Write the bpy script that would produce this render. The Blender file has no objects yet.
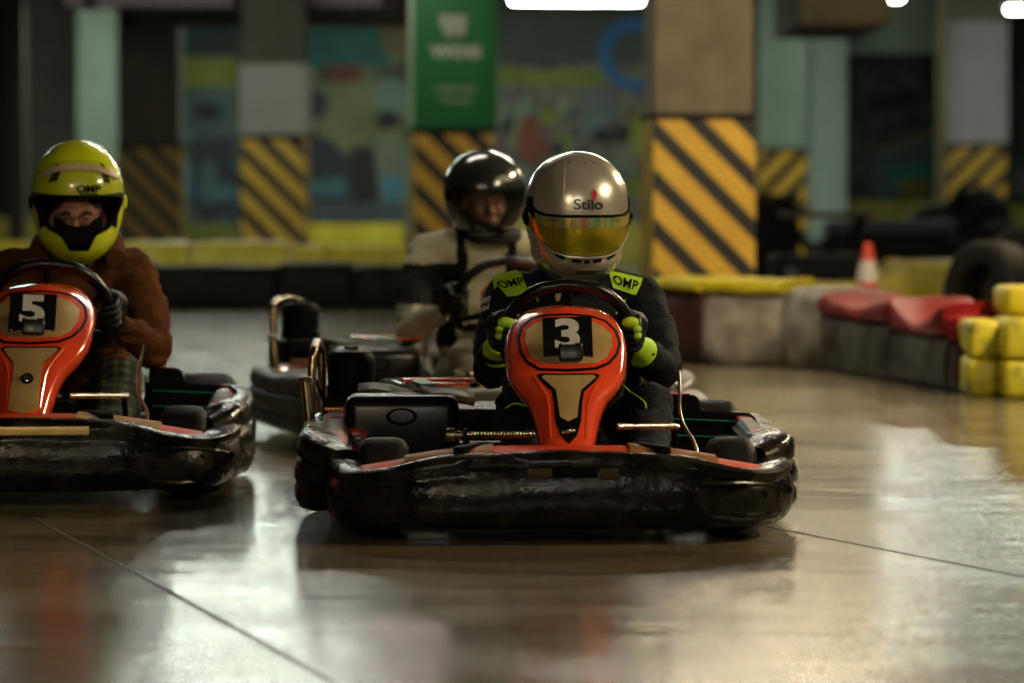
import bpy, bmesh, math, random
from mathutils import Vector as V, Matrix, noise
from mathutils.bvhtree import BVHTree
PI = math.pi
random.seed(7)
scn = bpy.context.scene
C = scn.collection
F = 3840.0; EYE = 0.9; HOR = 180.0

def at(px, py, D):
    return V(((px-512)*D/F, D, EYE-(py-HOR)*D/F))

# ------------------------------------------------------------------ materials
MATS = {}
def mat(name, col, rough=.5, metal=0.0, col2=None, vs=8.0, bump=0.0, bs=60.0, coat=0.0, emit=None, es=0.0,
        alpha=None, trans=0.0, contrast=(.35,.65), rvar=0.0, ior=None, spec=None):
    if name in MATS: return MATS[name]
    m = bpy.data.materials.new(name); m.use_nodes = True
    nt = m.node_tree; b = nt.nodes['Principled BSDF']
    b.inputs['Base Color'].default_value = (*col, 1); b.inputs['Roughness'].default_value = rough
    b.inputs['Metallic'].default_value = metal
    b.inputs['Coat Weight'].default_value = coat; b.inputs['Coat Roughness'].default_value = .08
    b.inputs['Transmission Weight'].default_value = trans
    if spec is not None: b.inputs['Specular IOR Level'].default_value = spec
    if ior: b.inputs['IOR'].default_value = ior
    if emit: b.inputs['Emission Color'].default_value = (*emit, 1); b.inputs['Emission Strength'].default_value = es
    if alpha is not None: b.inputs['Alpha'].default_value = alpha
    tc = nt.nodes.new('ShaderNodeTexCoord')
    if col2 or rvar:
        n = nt.nodes.new('ShaderNodeTexNoise'); n.inputs['Scale'].default_value = vs; n.inputs['Detail'].default_value = 5
        nt.links.new(tc.outputs['Object'], n.inputs['Vector'])
        r = nt.nodes.new('ShaderNodeMapRange'); r.inputs[1].default_value = contrast[0]; r.inputs[2].default_value = contrast[1]
        nt.links.new(n.outputs['Fac'], r.inputs[0])
        if col2:
            x = nt.nodes.new('ShaderNodeMix'); x.data_type = 'RGBA'
            x.inputs[6].default_value = (*col, 1); x.inputs[7].default_value = (*col2, 1)
            nt.links.new(r.outputs[0], x.inputs[0]); nt.links.new(x.outputs[2], b.inputs['Base Color'])
        if rvar:
            q = nt.nodes.new('ShaderNodeMapRange'); q.inputs[3].default_value = rough-rvar; q.inputs[4].default_value = rough+rvar
            nt.links.new(r.outputs[0], q.inputs[0]); nt.links.new(q.outputs[0], b.inputs['Roughness'])
    if bump:
        n2 = nt.nodes.new('ShaderNodeTexNoise'); n2.inputs['Scale'].default_value = bs; n2.inputs['Detail'].default_value = 4
        nt.links.new(tc.outputs['Object'], n2.inputs['Vector'])
        bp = nt.nodes.new('ShaderNodeBump'); bp.inputs['Strength'].default_value = bump; bp.inputs['Distance'].default_value = .01
        nt.links.new(n2.outputs['Fac'], bp.inputs['Height']); nt.links.new(bp.outputs[0], b.inputs['Normal'])
    MATS[name] = m
    return m

def add_math(nt, op, a, b=None, v=None):
    n = nt.nodes.new('ShaderNodeMath'); n.operation = op
    for i, s in enumerate((a, b)):
        if s is None: continue
        if isinstance(s, (int, float)): n.inputs[i].default_value = s
        else: nt.links.new(s, n.inputs[i])
    return n.outputs[0]

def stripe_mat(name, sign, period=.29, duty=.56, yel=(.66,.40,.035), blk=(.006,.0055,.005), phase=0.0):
    m = bpy.data.materials.new(name); m.use_nodes = True; nt = m.node_tree; b = nt.nodes['Principled BSDF']
    tc = nt.nodes.new('ShaderNodeTexCoord'); sp = nt.nodes.new('ShaderNodeSeparateXYZ')
    nt.links.new(tc.outputs['Object'], sp.inputs[0])
    a = add_math(nt, 'MULTIPLY', sp.outputs[0], sign)
    a = add_math(nt, 'ADD', a, sp.outputs[1]); a = add_math(nt, 'ADD', a, sp.outputs[2])
    a = add_math(nt, 'ADD', a, phase+30.0); a = add_math(nt, 'DIVIDE', a, period); a = add_math(nt, 'FRACT', a)
    a = add_math(nt, 'LESS_THAN', a, duty)
    n = nt.nodes.new('ShaderNodeTexNoise'); n.inputs['Scale'].default_value = 4; nt.links.new(tc.outputs['Object'], n.inputs['Vector'])
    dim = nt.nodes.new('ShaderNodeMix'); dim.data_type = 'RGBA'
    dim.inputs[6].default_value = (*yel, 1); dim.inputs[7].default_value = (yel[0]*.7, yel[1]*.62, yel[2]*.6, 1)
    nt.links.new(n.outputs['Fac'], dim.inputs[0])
    x = nt.nodes.new('ShaderNodeMix'); x.data_type = 'RGBA'; x.inputs[6].default_value = (*blk, 1)
    nt.links.new(dim.outputs[2], x.inputs[7])
    nt.links.new(a, x.inputs[0]); nt.links.new(x.outputs[2], b.inputs['Base Color']); b.inputs['Roughness'].default_value = .5
    return m

# ------------------------------------------------------------------ mesh collecting
class B:
    def __init__(s): s.v = []; s.f = []; s.m = []; s.mats = []
    def mi(s, m):
        if m not in s.mats: s.mats.append(m)
        return s.mats.index(m)
    def add(s, vs, fs, m):
        o = len(s.v); s.v += [V(p) for p in vs]; k = s.mi(m)
        for f in fs: s.f.append([i+o for i in f]); s.m.append(k)
        return s
    def box(s, c, d, m, rot=None, bev=0.0):
        bm = bmesh.new(); bmesh.ops.create_cube(bm, size=1)
        for v in bm.verts: v.co = V((v.co.x*d[0], v.co.y*d[1], v.co.z*d[2]))
        if bev: bmesh.ops.bevel(bm, geom=bm.edges[:], offset=bev, segments=3, affect='EDGES', profile=.5)
        R = rot if rot else Matrix.Identity(3)
        bm.verts.index_update()
        s.add([R @ v.co + V(c) for v in bm.verts], [[v.index for v in f.verts] for f in bm.faces], m); bm.free(); return s
    def grid(s, rows, m, closed=False, cap=False):
        n = len(rows[0]); vs = [p for r in rows for p in r]; fs = []
        for i in range(len(rows)-1):
            for j in range(n if closed else n-1):
                k = (j+1) % n
                fs.append([i*n+j, i*n+k, (i+1)*n+k, (i+1)*n+j])
        if cap: fs.append(list(range(n))[::-1]); fs.append([(len(rows)-1)*n+j for j in range(n)])
        return s.add(vs, fs, m)
    def tube(s, pts, r, m, n=12, closed=False, cap=True):
        pts = [V(p) for p in pts]; rows = []; N = len(pts)
        up = None
        for i, p in enumerate(pts):
            a = pts[(i-1) % N] if (closed or i > 0) else p; b = pts[(i+1) % N] if (closed or i < N-1) else p
            t = (b-a).normalized()
            if up is None:
                up = V((0,0,1)) if abs(t.z) < .9 else V((1,0,0))
            x = up.cross(t)
            if x.length < 1e-5: x = V((0,1,0)).cross(t)
            x.normalize(); y = t.cross(x); up = y
            rr = r[i] if isinstance(r, (list, tuple)) else r
            rows.append([p + x*math.cos(2*PI*k/n)*rr + y*math.sin(2*PI*k/n)*rr for k in range(n)])
        if closed: rows.append(rows[0])
        return s.grid(rows, m, closed=True, cap=cap and not closed)
    def lathe(s, c, axis, prof, m, n=32, cap=True):
        ax = V(axis).normalized(); x = ax.orthogonal().normalized(); y = ax.cross(x); c = V(c)
        rows = [[c + ax*h + (x*math.cos(2*PI*k/n)+y*math.sin(2*PI*k/n))*r for k in range(n)] for r, h in prof]
        return s.grid(rows, m, closed=True, cap=cap)
    def prism(s, pts, a, b, m, fn):
        n = len(pts); vs = [fn(p, a) for p in pts] + [fn(p, b) for p in pts]
        return s.add(vs, [list(range(n))[::-1], list(range(n, 2*n))] + [[i, (i+1) % n, n+(i+1) % n, n+i] for i in range(n)], m)
    def build(s, name, parent=None, smooth=True, angle=35, loc=None, bevel=0.0, tagd=None, subsurf=0):
        me = bpy.data.meshes.new(name); me.from_pydata([tuple(v) for v in s.v], [], s.f)
        for m in s.mats: me.materials.append(m)
        for p, k in zip(me.polygons, s.m): p.material_index = k
        bm = bmesh.new(); bm.from_mesh(me)
        bmesh.ops.remove_doubles(bm, verts=bm.verts, dist=1e-5)
        bmesh.ops.recalc_face_normals(bm, faces=bm.faces)
        for e in bm.edges:
            if len(e.link_faces) == 2: e.smooth = e.calc_face_angle(0) < math.radians(angle)
        for f in bm.faces: f.smooth = smooth
        bm.to_mesh(me); bm.free()
        o = bpy.data.objects.new(name, me); C.objects.link(o)
        if parent: o.parent = parent
        if loc is not None: o.location = loc
        if bevel:
            md = o.modifiers.new('b', 'BEVEL'); md.width = bevel; md.segments = 2; md.limit_method = 'ANGLE'; md.angle_limit = math.radians(40)
        if subsurf:
            md = o.modifiers.new('s', 'SUBSURF'); md.levels = subsurf; md.render_levels = subsurf
        return o

def tag(o, label, cat, group=None, kind=None):
    if label: o['label'] = label
    if cat: o['category'] = cat
    if group: o['group'] = group
    if kind: o['kind'] = kind
    return o
def empty(name, loc, rz=0.0, sc=1.0):
    o = bpy.data.objects.new(name, None); C.objects.link(o); o.location = loc; o.rotation_euler = (0,0,rz); o.scale = (sc,)*3
    o.empty_display_size = .1
    return o
def lerp(a, b, t): return a+(b-a)*t
def interp(tab, x):
    if x <= tab[0][0]: return tab[0][1:]
    for p, q in zip(tab, tab[1:]):
        if x <= q[0]:
            t = (x-p[0])/(q[0]-p[0]); return tuple(lerp(a, b, t) for a, b in zip(p[1:], q[1:]))
    return tab[-1][1:]
def catmull(pts, n=8):
    pts = [V(p) for p in pts]; out = []
    for i in range(len(pts)-1):
        p0 = pts[max(i-1, 0)]; p1 = pts[i]; p2 = pts[i+1]; p3 = pts[min(i+2, len(pts)-1)]
        for k in range(n):
            t = k/n
            out.append(.5*((2*p1)+(p2-p0)*t+(2*p0-5*p1+4*p2-p3)*t*t+(3*p1-p0-3*p2+p3)*t**3))
    return out+[pts[-1]]

def text_b(b, txt, size, m, fn, bold=.0, ex=.0, align='CENTER', shear=0, sx=1.0):
    cu = bpy.data.curves.new('t', 'FONT'); cu.body = txt; cu.size = size; cu.offset = bold; cu.extrude = ex
    cu.align_x = align; cu.align_y = 'CENTER'; cu.shear = shear; cu.resolution_u = 4
    o = bpy.data.objects.new('t', cu); C.objects.link(o)
    dg = bpy.context.evaluated_depsgraph_get(); dg.update()
    me = bpy.data.meshes.new_from_object(o.evaluated_get(dg))
    b.add([fn(v.co.x*sx, v.co.y, v.co.z) for v in me.vertices], [list(p.vertices) for p in me.polygons], m)
    C.objects.unlink(o); bpy.data.objects.remove(o); bpy.data.curves.remove(cu); bpy.data.meshes.remove(me)
    return b

# blend overlapping rounded volumes into one continuous surface
class Blob:
    def __init__(s): s.bm = bmesh.new()
    def ball(s, c, r, rot=None, sub=2):
        if isinstance(r, (int, float)): r = (r, r, r)
        M = Matrix.Translation(V(c)) @ (rot.to_4x4() if rot else Matrix.Identity(4)) @ Matrix.Diagonal((r[0], r[1], r[2], 1))
        bmesh.ops.create_icosphere(s.bm, subdivisions=sub, radius=1, matrix=M); return s
    def limb(s, pts, rad, step=.35, flat=1.0):
        pts = [V(p) for p in pts]
        for i in range(len(pts)-1):
            L = (pts[i+1]-pts[i]).length; n = max(2, int(L/(min(rad[i], rad[i+1])*step)))
            for k in range(n+1):
                t = k/n; s.ball(pts[i].lerp(pts[i+1], t), lerp(rad[i], rad[i+1], t))
        return s
    def build(s, name, mats, parent=None, voxel=.01, smooth=6, fold=0.0, fs=14, paint=None):
        me = bpy.data.meshes.new(name); s.bm.to_mesh(me); s.bm.free()
        o = bpy.data.objects.new('tmp', me); C.objects.link(o)
        r = o.modifiers.new('r', 'REMESH'); r.mode = 'VOXEL'; r.voxel_size = voxel
        q = o.modifiers.new('q', 'SMOOTH'); q.factor = .5; q.iterations = smooth
        dg = bpy.context.evaluated_depsgraph_get(); dg.update()
        m2 = bpy.data.meshes.new_from_object(o.evaluated_get(dg)); m2.name = name
        C.objects.unlink(o); bpy.data.objects.remove(o)
        if fold:
            nn = [v.normal.copy() for v in m2.vertices]
            for v, n in zip(m2.vertices, nn):
                p = v.co
                d = noise.noise(V((p.x*fs, p.y*fs, p.z*fs*2.2))) + .5*noise.noise(V((p.x*fs*2.3+5, p.y*fs*2.3, p.z*fs*4)))
                v.co = p + n*d*fold
        m2.materials.clear()
        for m in mats: m2.materials.append(m)
        for p in m2.polygons:
            p.use_smooth = True
            if paint: p.material_index = paint(p.center)
        ob = bpy.data.objects.new(name, m2); C.objects.link(ob)
        if parent: ob.parent = parent
        return ob

# ------------------------------------------------------------------ palette
PL   = mat('bumper_plastic', (.004,.004,.0035), .30, 0, (.024,.019,.010), 9, .32, 32, rvar=.10, spec=.24, contrast=(.45,.7))
PLG  = mat('dusty_bumper_plastic', (.075,.078,.062), .45, 0, (.13,.13,.10), 6, .35, 25, rvar=.1)
BLK  = mat('black_plastic', (.005,.005,.005), .28, 0, spec=.45)
SATIN= mat('satin_black', (.004,.004,.004), .5, spec=.05)
RED  = mat('fairing_red', (.86,.080,.018), .22, 0, (.74,.055,.014), 9, coat=.7)
RED2 = mat('deep_red', (.26,.020,.010), .42, 0, spec=.10)
GOLD = mat('gold_panel', (.80,.55,.22), .36, .45, (.62,.42,.16), 14, coat=.3)
OLIVE= mat('olive_plastic', (.07,.052,.018), .45, .0, (.025,.02,.008), 10, spec=.10)
CHR  = mat('bright_metal', (.62,.60,.55), .22, 1.0)
STEEL= mat('worn_steel', (.28,.25,.19), .32, 1.0, (.14,.12,.08), 20)
BRASS= mat('bronzed_tube', (.34,.26,.14), .26, 1.0, (.16,.12,.07), 12)
COPP = mat('hot_copper', (.50,.20,.08), .35, .9)
TYRE = mat('tyre_rubber', (.010,.0095,.008), .55, 0, (.016,.015,.012), 20, .2, 80, spec=.10)
WHT  = mat('plate_white', (.62,.60,.54), .5)
GRN  = mat('green_trim', (.01,.22,.13), .4)
NEON = mat('neon_fabric', (.50,.78,.02), .6, 0, (.40,.66,.02), 30)
NAVY = mat('racing_suit_dark', (.0055,.0065,.010), .8, 0, (.010,.012,.019), 14, .5, 160, spec=.18)
CREAM= mat('racing_suit_cream', (.46,.45,.30), .8, 0, (.36,.36,.24), 10, .5, 120)
SBLK = mat('racing_suit_black', (.007,.0075,.007), .8, 0, bump=.5, bs=120, spec=.15)
BROWN= mat('brown_fleece', (.125,.050,.019), .95, 0, (.085,.034,.014), 9, .8, 120, spec=.05)
GLV  = mat('black_glove', (.005,.005,.0055), .45, 0, bump=.4, bs=120, spec=.35)
SKIN = mat('skin', (.48,.26,.17), .5, 0, (.42,.21,.14), 12)
HAIR = mat('dark_hair', (.02,.013,.01), .6)
LENS = mat('glasses_lens', (.8,.85,.85), .05, 0, trans=1.0, alpha=.25)
SILV = mat('helmet_silver', (.86,.80,.68), .27, .68, (.72,.66,.54), 5, coat=.9)
HYEL = mat('helmet_yellow', (.68,.78,.012), .26, 0, coat=.8)
HBLK = mat('helmet_black', (.02,.022,.018), .2, 0, coat=.9)
VGOLD= mat('gold_mirror_visor', (.88,.74,.05), .13, .88, (.70,.56,.04), 6, coat=.6)
PAD  = mat('helmet_lining', (.014,.012,.012), .8)

def visor_strip_mat():
    m = bpy.data.materials.new('iridescent_strip'); m.use_nodes = True; nt = m.node_tree; b = nt.nodes['Principled BSDF']
    tc = nt.nodes.new('ShaderNodeTexCoord'); sp = nt.nodes.new('ShaderNodeSeparateXYZ'); nt.links.new(tc.outputs['Object'], sp.inputs[0])
    n = nt.nodes.new('ShaderNodeTexNoise'); n.noise_dimensions = '1D'; n.inputs['Scale'].default_value = 26; n.inputs['Detail'].default_value = 2
    nt.links.new(sp.outputs[0], n.inputs['W'])
    r = nt.nodes.new('ShaderNodeValToRGB'); e = r.color_ramp.elements
    e[0].position = .28; e[0].color = (.55,.20,.10,1); e[1].position = .75; e[1].color = (.62,.60,.50,1)
    for p, c in ((.40,(.60,.45,.30,1)), (.47,(.65,.60,.10,1)), (.53,(.50,.40,.32,1)), (.58,(.10,.60,.10,1)), (.64,(.55,.50,.38,1))):
        q = e.new(p); q.color = c
    nt.links.new(n.outputs['Fac'], r.inputs[0]); nt.links.new(r.outputs[0], b.inputs['Base Color'])
    b.inputs['Metallic'].default_value = .6; b.inputs['Roughness'].default_value = .22
    return m
IRID = visor_strip_mat()
def tint_glass(name, col, alpha):
    m = mat(name, col, .04, 0, coat=1.0, alpha=alpha); m.blend_method = 'BLEND' if hasattr(m, 'blend_method') else None
    return m
VDARK = tint_glass('smoke_visor', (.010,.012,.010), .42)
VCLR  = tint_glass('clear_visor', (.25,.28,.12), .18)

def plaid_mat():
    m = bpy.data.materials.new('green_plaid'); m.use_nodes = True; nt = m.node_tree; b = nt.nodes['Principled BSDF']
    tc = nt.nodes.new('ShaderNodeTexCoord'); sp = nt.nodes.new('ShaderNodeSeparateXYZ'); nt.links.new(tc.outputs['Object'], sp.inputs[0])
    def st(o, per, duty, rot=0):
        a = add_math(nt, 'ADD', o, 10.0); a = add_math(nt, 'DIVIDE', a, per); a = add_math(nt, 'FRACT', a); return add_math(nt, 'LESS_THAN', a, duty)
    d = add_math(nt, 'ADD', sp.outputs[2], add_math(nt, 'MULTIPLY', sp.outputs[1], .5))
    s_ = add_math(nt, 'ADD', st(sp.outputs[0], .032, .42), st(d, .032, .42))
    h = add_math(nt, 'MULTIPLY', s_, .5)
    r = nt.nodes.new('ShaderNodeValToRGB'); e = r.color_ramp.elements
    e[0].color = (.012,.018,.016,1); e[1].color = (.075,.105,.035,1); q = e.new(.5); q.color = (.030,.045,.022,1)
    nt.links.new(h, r.inputs[0]); nt.links.new(r.outputs[0], b.inputs['Base Color']); b.inputs['Roughness'].default_value = .85
    return m
PLAID = plaid_mat()

# ------------------------------------------------------------------ helmets
class Helmet:
    # rows: z, half width, front depth, back depth   (metres from helmet centre)
    def __init__(s, rows, n=2.25, zc=None): s.rows = sorted(rows); s.n = n; s.zc = zc
    def dims(s, z): 
        R = s.rows
        if s.zc is not None and z > s.zc:
            zt = R[-1][0]; k = min(1, (z-s.zc)/(zt-s.zc)); base = s.dims(s.zc); g = max(1e-4, 1-k**2.15)**(1/2.05)
            return tuple(v*g for v in base)
        if z <= R[0][0]: return R[0][1:]
        for i in range(len(R)-1):
            if z <= R[i+1][0]:
                t = (z-R[i][0])/(R[i+1][0]-R[i][0])
                p0 = R[max(i-1,0)]; p1 = R[i]; p2 = R[i+1]; p3 = R[min(i+2,len(R)-1)]
                if i >= len(R)-3: return tuple(lerp(a,b,t) for a,b in zip(p1[1:],p2[1:]))
                return tuple(.5*((2*b)+(c-a)*t+(2*a-5*b+4*c-d)*t*t+(3*b-a-3*c+d)*t**3) for a,b,c,d in zip(p0[1:],p1[1:],p2[1:],p3[1:]))
        return R[-1][1:]
    def pt(s, a, z, off=0.0):      # a: azimuth, 0 = front, + = image right
        w, f, b = s.dims(z); w += off; f += off; b += off
        ca, sa = math.cos(a), math.sin(a); d = f if ca > 0 else b
        k = (abs(sa/w)**s.n + abs(ca/d)**s.n)**(-1/s.n)
        return V((k*sa, -k*ca, z))
    def front(s, x, z, off=0.0):
        w, f, b = s.dims(z); w += off; f += off
        q = min(abs(x/w), .985)
        return V((x, -f*(1-q**s.n)**(1/s.n), z))
    def shell(s, m, inside, holes=None, na=120, nz=74):
        b = B(); zs = [lerp(s.rows[0][0], s.rows[-1][0]*.9998, 1-(1-i/nz)**2.2) for i in range(nz+1)]
        bot = zs[0]
        for i in range(nz):
            for j in range(na):
                a0 = 2*PI*j/na-PI; a1 = 2*PI*(j+1)/na-PI
                am = (a0+a1)/2; zm = (zs[i]+zs[i+1])/2
                if holes and holes(am, zm): continue
                b.add([s.pt(a0,zs[i]), s.pt(a1,zs[i]), s.pt(a1,zs[i+1]), s.pt(a0,zs[i+1])], [[0,1,2,3]], m)
                b.add([s.pt(a0,zs[i],-.016), s.pt(a1,zs[i],-.016), s.pt(a1,min(zs[i+1],zs[-1]-.014),-.016), s.pt(a0,min(zs[i+1],zs[-1]-.014),-.016)], [[3,2,1,0]], inside)
        b.add([s.pt(2*PI*j/na,zs[-1]) for j in range(na)], [list(range(na))], m)
        # lower rim roll
        b.tube([s.pt(2*PI*j/na,bot,-.008) for j in range(na)], .012, inside, n=8, closed=True)
        return b
    def band(s, b, m, a0, a1, zlo, zhi, off, thick=.003, nu=40, nv=10):
        def P(i, j, o):
            a = lerp(a0, a1, i/nu); return s.pt(a, lerp(zlo(a), zhi(a), j/nv), o)
        rows = []
        for i in range(nu+1):
            r = [P(i,0,off-thick-.004)] + [P(i,j,off) for j in range(nv+1)] + [P(i,nv,off-thick-.004)]
            rows.append(r)
        rows = [[s.pt(a0, lerp(zlo(a0), zhi(a0), max(0,min(nv,j-1))/nv), off-thick-.004) for j in range(nv+3)]] + rows + [[s.pt(a1, lerp(zlo(a1), zhi(a1), max(0,min(nv,j-1))/nv), off-thick-.004) for j in range(nv+3)]]
        b.grid(rows, m); return b
    def patch(s, b, poly, off, m, rings=4):
        cx = sum(p[0] for p in poly)/len(poly); cz = sum(p[1] for p in poly)/len(poly)
        # resample
        P = []
        for i in range(len(poly)):
            a = poly[i]; c = poly[(i+1)%len(poly)]
            for k in range(4): P.append((lerp(a[0],c[0],k/4), lerp(a[1],c[1],k/4)))
        rows = [[s.front(lerp(cx,p[0],r/rings), lerp(cz,p[1],r/rings), off) for p in P] for r in range(1, rings+1)]
        rows.append([s.front(p[0], p[1], -.002) for p in P])
        b.grid(rows, m, closed=True); b.add([s.front(cx,cz,off)]+rows[0], [[0,1+i,1+(i+1)%len(P)] for i in range(len(P))], m)
        return b

def head(parent, c, tilt=0, glasses=False):
    h = Blob(); 
    h.ball((0,.01,.035), (.074,.092,.088), sub=3).ball((0,-.02,-.035), (.058,.066,.062), sub=3).ball((0,-.052,-.082), (.026,.024,.020))
    h.limb([(0,-.088,.012),(0,-.103,-.018),(0,-.108,-.026)], [.008,.011,.013]); h.ball((-.012,-.097,-.030),.009).ball((.012,-.097,-.030),.009)
    h.ball((-.035,-.062,-.022),.026).ball((.035,-.062,-.022),.026); h.limb([(-.045,-.076,.026),(0,-.088,.024),(.045,-.076,.026)], [.010,.012,.010])
    h.limb([(-.020,-.086,-.054),(0,-.092,-.052),(.020,-.086,-.054)], [.006,.008,.006]); h.limb([(-.016,-.084,-.063),(0,-.090,-.065),(.016,-.084,-.063)], [.006,.009,.006])
    for sx in (-1,1): h.ball((sx*.076,.012,-.005), (.010,.018,.028))
    h.limb([(0,.03,-.05),(0,.050,-.105)], [.052,.052])
    o = h.build('head', [SKIN], parent, voxel=.006, smooth=3); o.location = c
    for sx in (-1,1):
        b = B(); b.lathe((sx*.030,-.0685,.004), (0,-1,0), [(.001,.010),(.005,.009),(.008,.006),(.009,0)], mat('eye_white',(.22,.20,.18),.3), n=16)
        b.lathe((sx*.030,-.0770,.004), (0,-1,0), [(.0065,0),(.004,.0020),(.001,.0025)], HAIR, n=14)
        b.tube([(sx*.020,-.0765,.007),(sx*.030,-.0805,.011),(sx*.041,-.0740,.007)], .0042, SKIN, n=8); b.tube([(sx*.020,-.0765,.001),(sx*.030,-.0800,-.003),(sx*.041,-.0740,.001)], .0036, SKIN, n=8); b.build('eye', o)
        b = B(); b.tube([(sx*.014,-.092,.022),(sx*.030,-.092,.027),(sx*.048,-.082,.021)], [.003,.0045,.002], HAIR, n=6); b.build('eyebrow', o)
    b = B(); b.tube([(-.020,-.094,-.0585),(0,-.1,-.058),(.020,-.094,-.0585)], [.001,.002,.001], mat('lip',(.32,.09,.07),.5), n=6); b.build('mouth', o)
    b = B(); b.add([(x*.077*math.cos(t*PI/2) , .012+.095*math.sin(t*PI/2)*1, .04) for x in (-1,1) for t in (0,.5)], [], HAIR)
    rows = [[V((.080*math.sin(a)*math.cos(e), .014-.096*math.cos(a)*math.cos(e)*-1, .04+.094*math.sin(e))) for a in [2*PI*k/24 for k in range(24)]] for e in [PI/2*i/8*.98-.1 for i in range(9)]]
    b = B(); b.grid(rows, HAIR, closed=True); hh = b.build('hair', o); hh.location = (0,.004,.004)
    if glasses:
        b = B()
        for sx in (-1,1):
            b.tube([(sx*.032+.025*math.cos(t*2*PI/20), -.105+abs(.025*math.cos(t*2*PI/20)+.0)*.15, .003+.020*math.sin(t*2*PI/20)) for t in range(20)], .0018, STEEL, n=6, closed=True)
            b.tube([(sx*.057,-.100,.008),(sx*.074,-.05,.006),(sx*.078,.0,.004)], .0018, STEEL, n=6)
        b.tube([(-.007,-.105,.006),(0,-.109,.009),(.007,-.105,.006)], .0018, STEEL, n=6)
        g = b.build('glasses', o)
        for sx in (-1,1):
            b = B(); b.lathe((sx*.032,-.104,.003), (0,-1,0), [(.024,0),(.012,.001),(.001,.0014)], LENS, n=20); b.build('lens', g)
    return o

def zb_fn(tab):
    return lambda a: interp(tab, abs(math.degrees(a)))[0]

def silver_helmet(parent, c, rz=0):
    R = 1/357.0
    prof = [(-66,20,24,20),(-61,28,36,28),(-55,36,46,34),(-47,42,52,39),(-39,45,54,43),(-30,46,54,46),(-20,48.5,54,49),(-8,50.5,55,52),(6,51.5,56,54),(20,49.5,54,53),(32,45,50,50),(44,38,42,43),(52,29,33,34),(58,19,22,23),(62,9,11,11),(63.5,2,2.5,2.5)]
    H = Helmet([(z*R, w*R, f*R, b*R) for z,w,f,b in prof], 2.2, 8*R)
    zlo = zb_fn([(0,-.109),(20,-.106),(38,-.092),(55,-.066),(68,-.038),(80,-.018),(95,-.008)])
    zhi = zb_fn([(0,-.003),(25,-.003),(45,0),(58,.010),(70,.030),(80,.046),(95,.046)])
    hole = lambda a, z: abs(a) < 1.25 and zlo(a)+.006 < z < zhi(a)-.004
    sh = H.shell(SILV, PAD, hole)
    root = sh.build('helmet', parent); root.location = c; root.rotation_euler = (math.radians(.5),0,rz)
    root['label'] = 'silver full-face helmet with gold mirrored visor'
    b = B(); H.band(b, VGOLD, -1.3, 1.3, lambda a: zlo(a)-.002, lambda a: zhi(a)-.026, .0045, nu=60); v = b.build('visor', root)
    b = B(); H.band(b, IRID, -1.02, 1.02, lambda a: zhi(a)-.030, lambda a: zhi(a)-.003, .006, nu=60, nv=4); b.build('visor_strip', v)
    b = B(); text_b(b, 'STILO', .011, SATIN, lambda x,y,z: H.front(x-.105+.012, -.013+y, .0075)); text_b(b, 'STILO', .011, SATIN, lambda x,y,z: H.front(x+.085, -.013+y, .0075)); b.build('strip_lettering', v)
    # dark gasket around the eye port
    b = B()
    b.tube([H.pt(a, zlo(a)-.003, .001) for a in [lerp(-1.32,1.32,i/50) for i in range(51)]], .0035, SATIN, n=8)
    b.tube([H.pt(a, zhi(a)+.002, .001) for a in [lerp(-1.35,1.35,i/50) for i in range(51)]], .0035, SATIN, n=8)
    b.build('eye_port_seal', root)
    for sx in (-1,1):
        b = B(); p = H.pt(sx*1.42, -.004, 0); ax = V((sx,-.25,0))
        b.lathe(p, ax, [(.026,-.004),(.026,.004),(.018,.008),(.010,.009),(.009,.013),(.001,.014)], SATIN, n=24)
        b.build('visor_pivot', root)
        b = B(); H.band(b, SATIN, sx*1.15, sx*1.42, lambda a: .0, lambda a: .052, .003, nu=8, nv=6); b.build('pivot_plate', root)
    # chin trim and vents
    b = B(); b.tube([H.pt(a, zlo(a)-.007, .003) for a in [lerp(-1.15,1.15,i/40) for i in range(41)]], .0035, mat('chin_trim',(.6,.58,.52),.3,.5,coat=.5), n=8); b.build('chin_trim', root)
    for x, w, zz, dz in ((-.074,.014,-.112,-.45),(-.029,.014,-.1245,-.10),(.0,.008,-.127,0),(.029,.014,-.1245,.10),(.074,.014,-.112,.45)):
        b = B(); H.patch(b, [(x-w,zz+.004-dz*w),(x+w,zz+.004+dz*w),(x+w*.8,zz-.005+dz*w),(x-w*.8,zz-.005-dz*w)], .004, SATIN); b.build('chin_vent', root)
    b = B(); H.patch(b, [(-.03,-.150),(.036,-.150),(.030,-.164),(-.024,-.164)], .003, mat('helmet_dark_silver',(.30,.27,.21),.3,.7)); b.build('chin_panel', root)  # darker silver patch low on the chin
    for x, zz in ((-.040,.148),(.003,.145),(.028,.146)):
        b = B(); H.patch(b, [(x+.003*math.cos(t), zz+.002*math.sin(t)) for t in [k*PI/4 for k in range(8)]], .001, SATIN, rings=1); b.build('screw', root)
    b = B(); text_b(b, 'Stilo', .040, mat('logo_black',(.008,.008,.008),.4), lambda x,y,z: H.front(x+.002, .030+y, .0018+.0005), bold=.0007, sx=1.18)
    b.build('helmet_lettering', root)
    b = B(); H.patch(b, [(x-.019,z+.019) for x,z in [(.033,.020),(.041,.026),(.046,.040),(.043,.052),(.041,.046),(.037,.056),(.035,.044),(.028,.048),(.031,.036)]], .003, mat('logo_red',(.5,.01,.015),.4), rings=2); b.build('flame_logo', root)
    # crown crease ridges
    b = B()
    for sx in (-1,1):
        b.tube([H.front(sx*lerp(.070,.052,t), lerp(.035,.150,t), -.0012) for t in [i/14 for i in range(15)]], .0022, SILV, n=6)
    b.build('crown_ridge', root)
    return root

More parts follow.
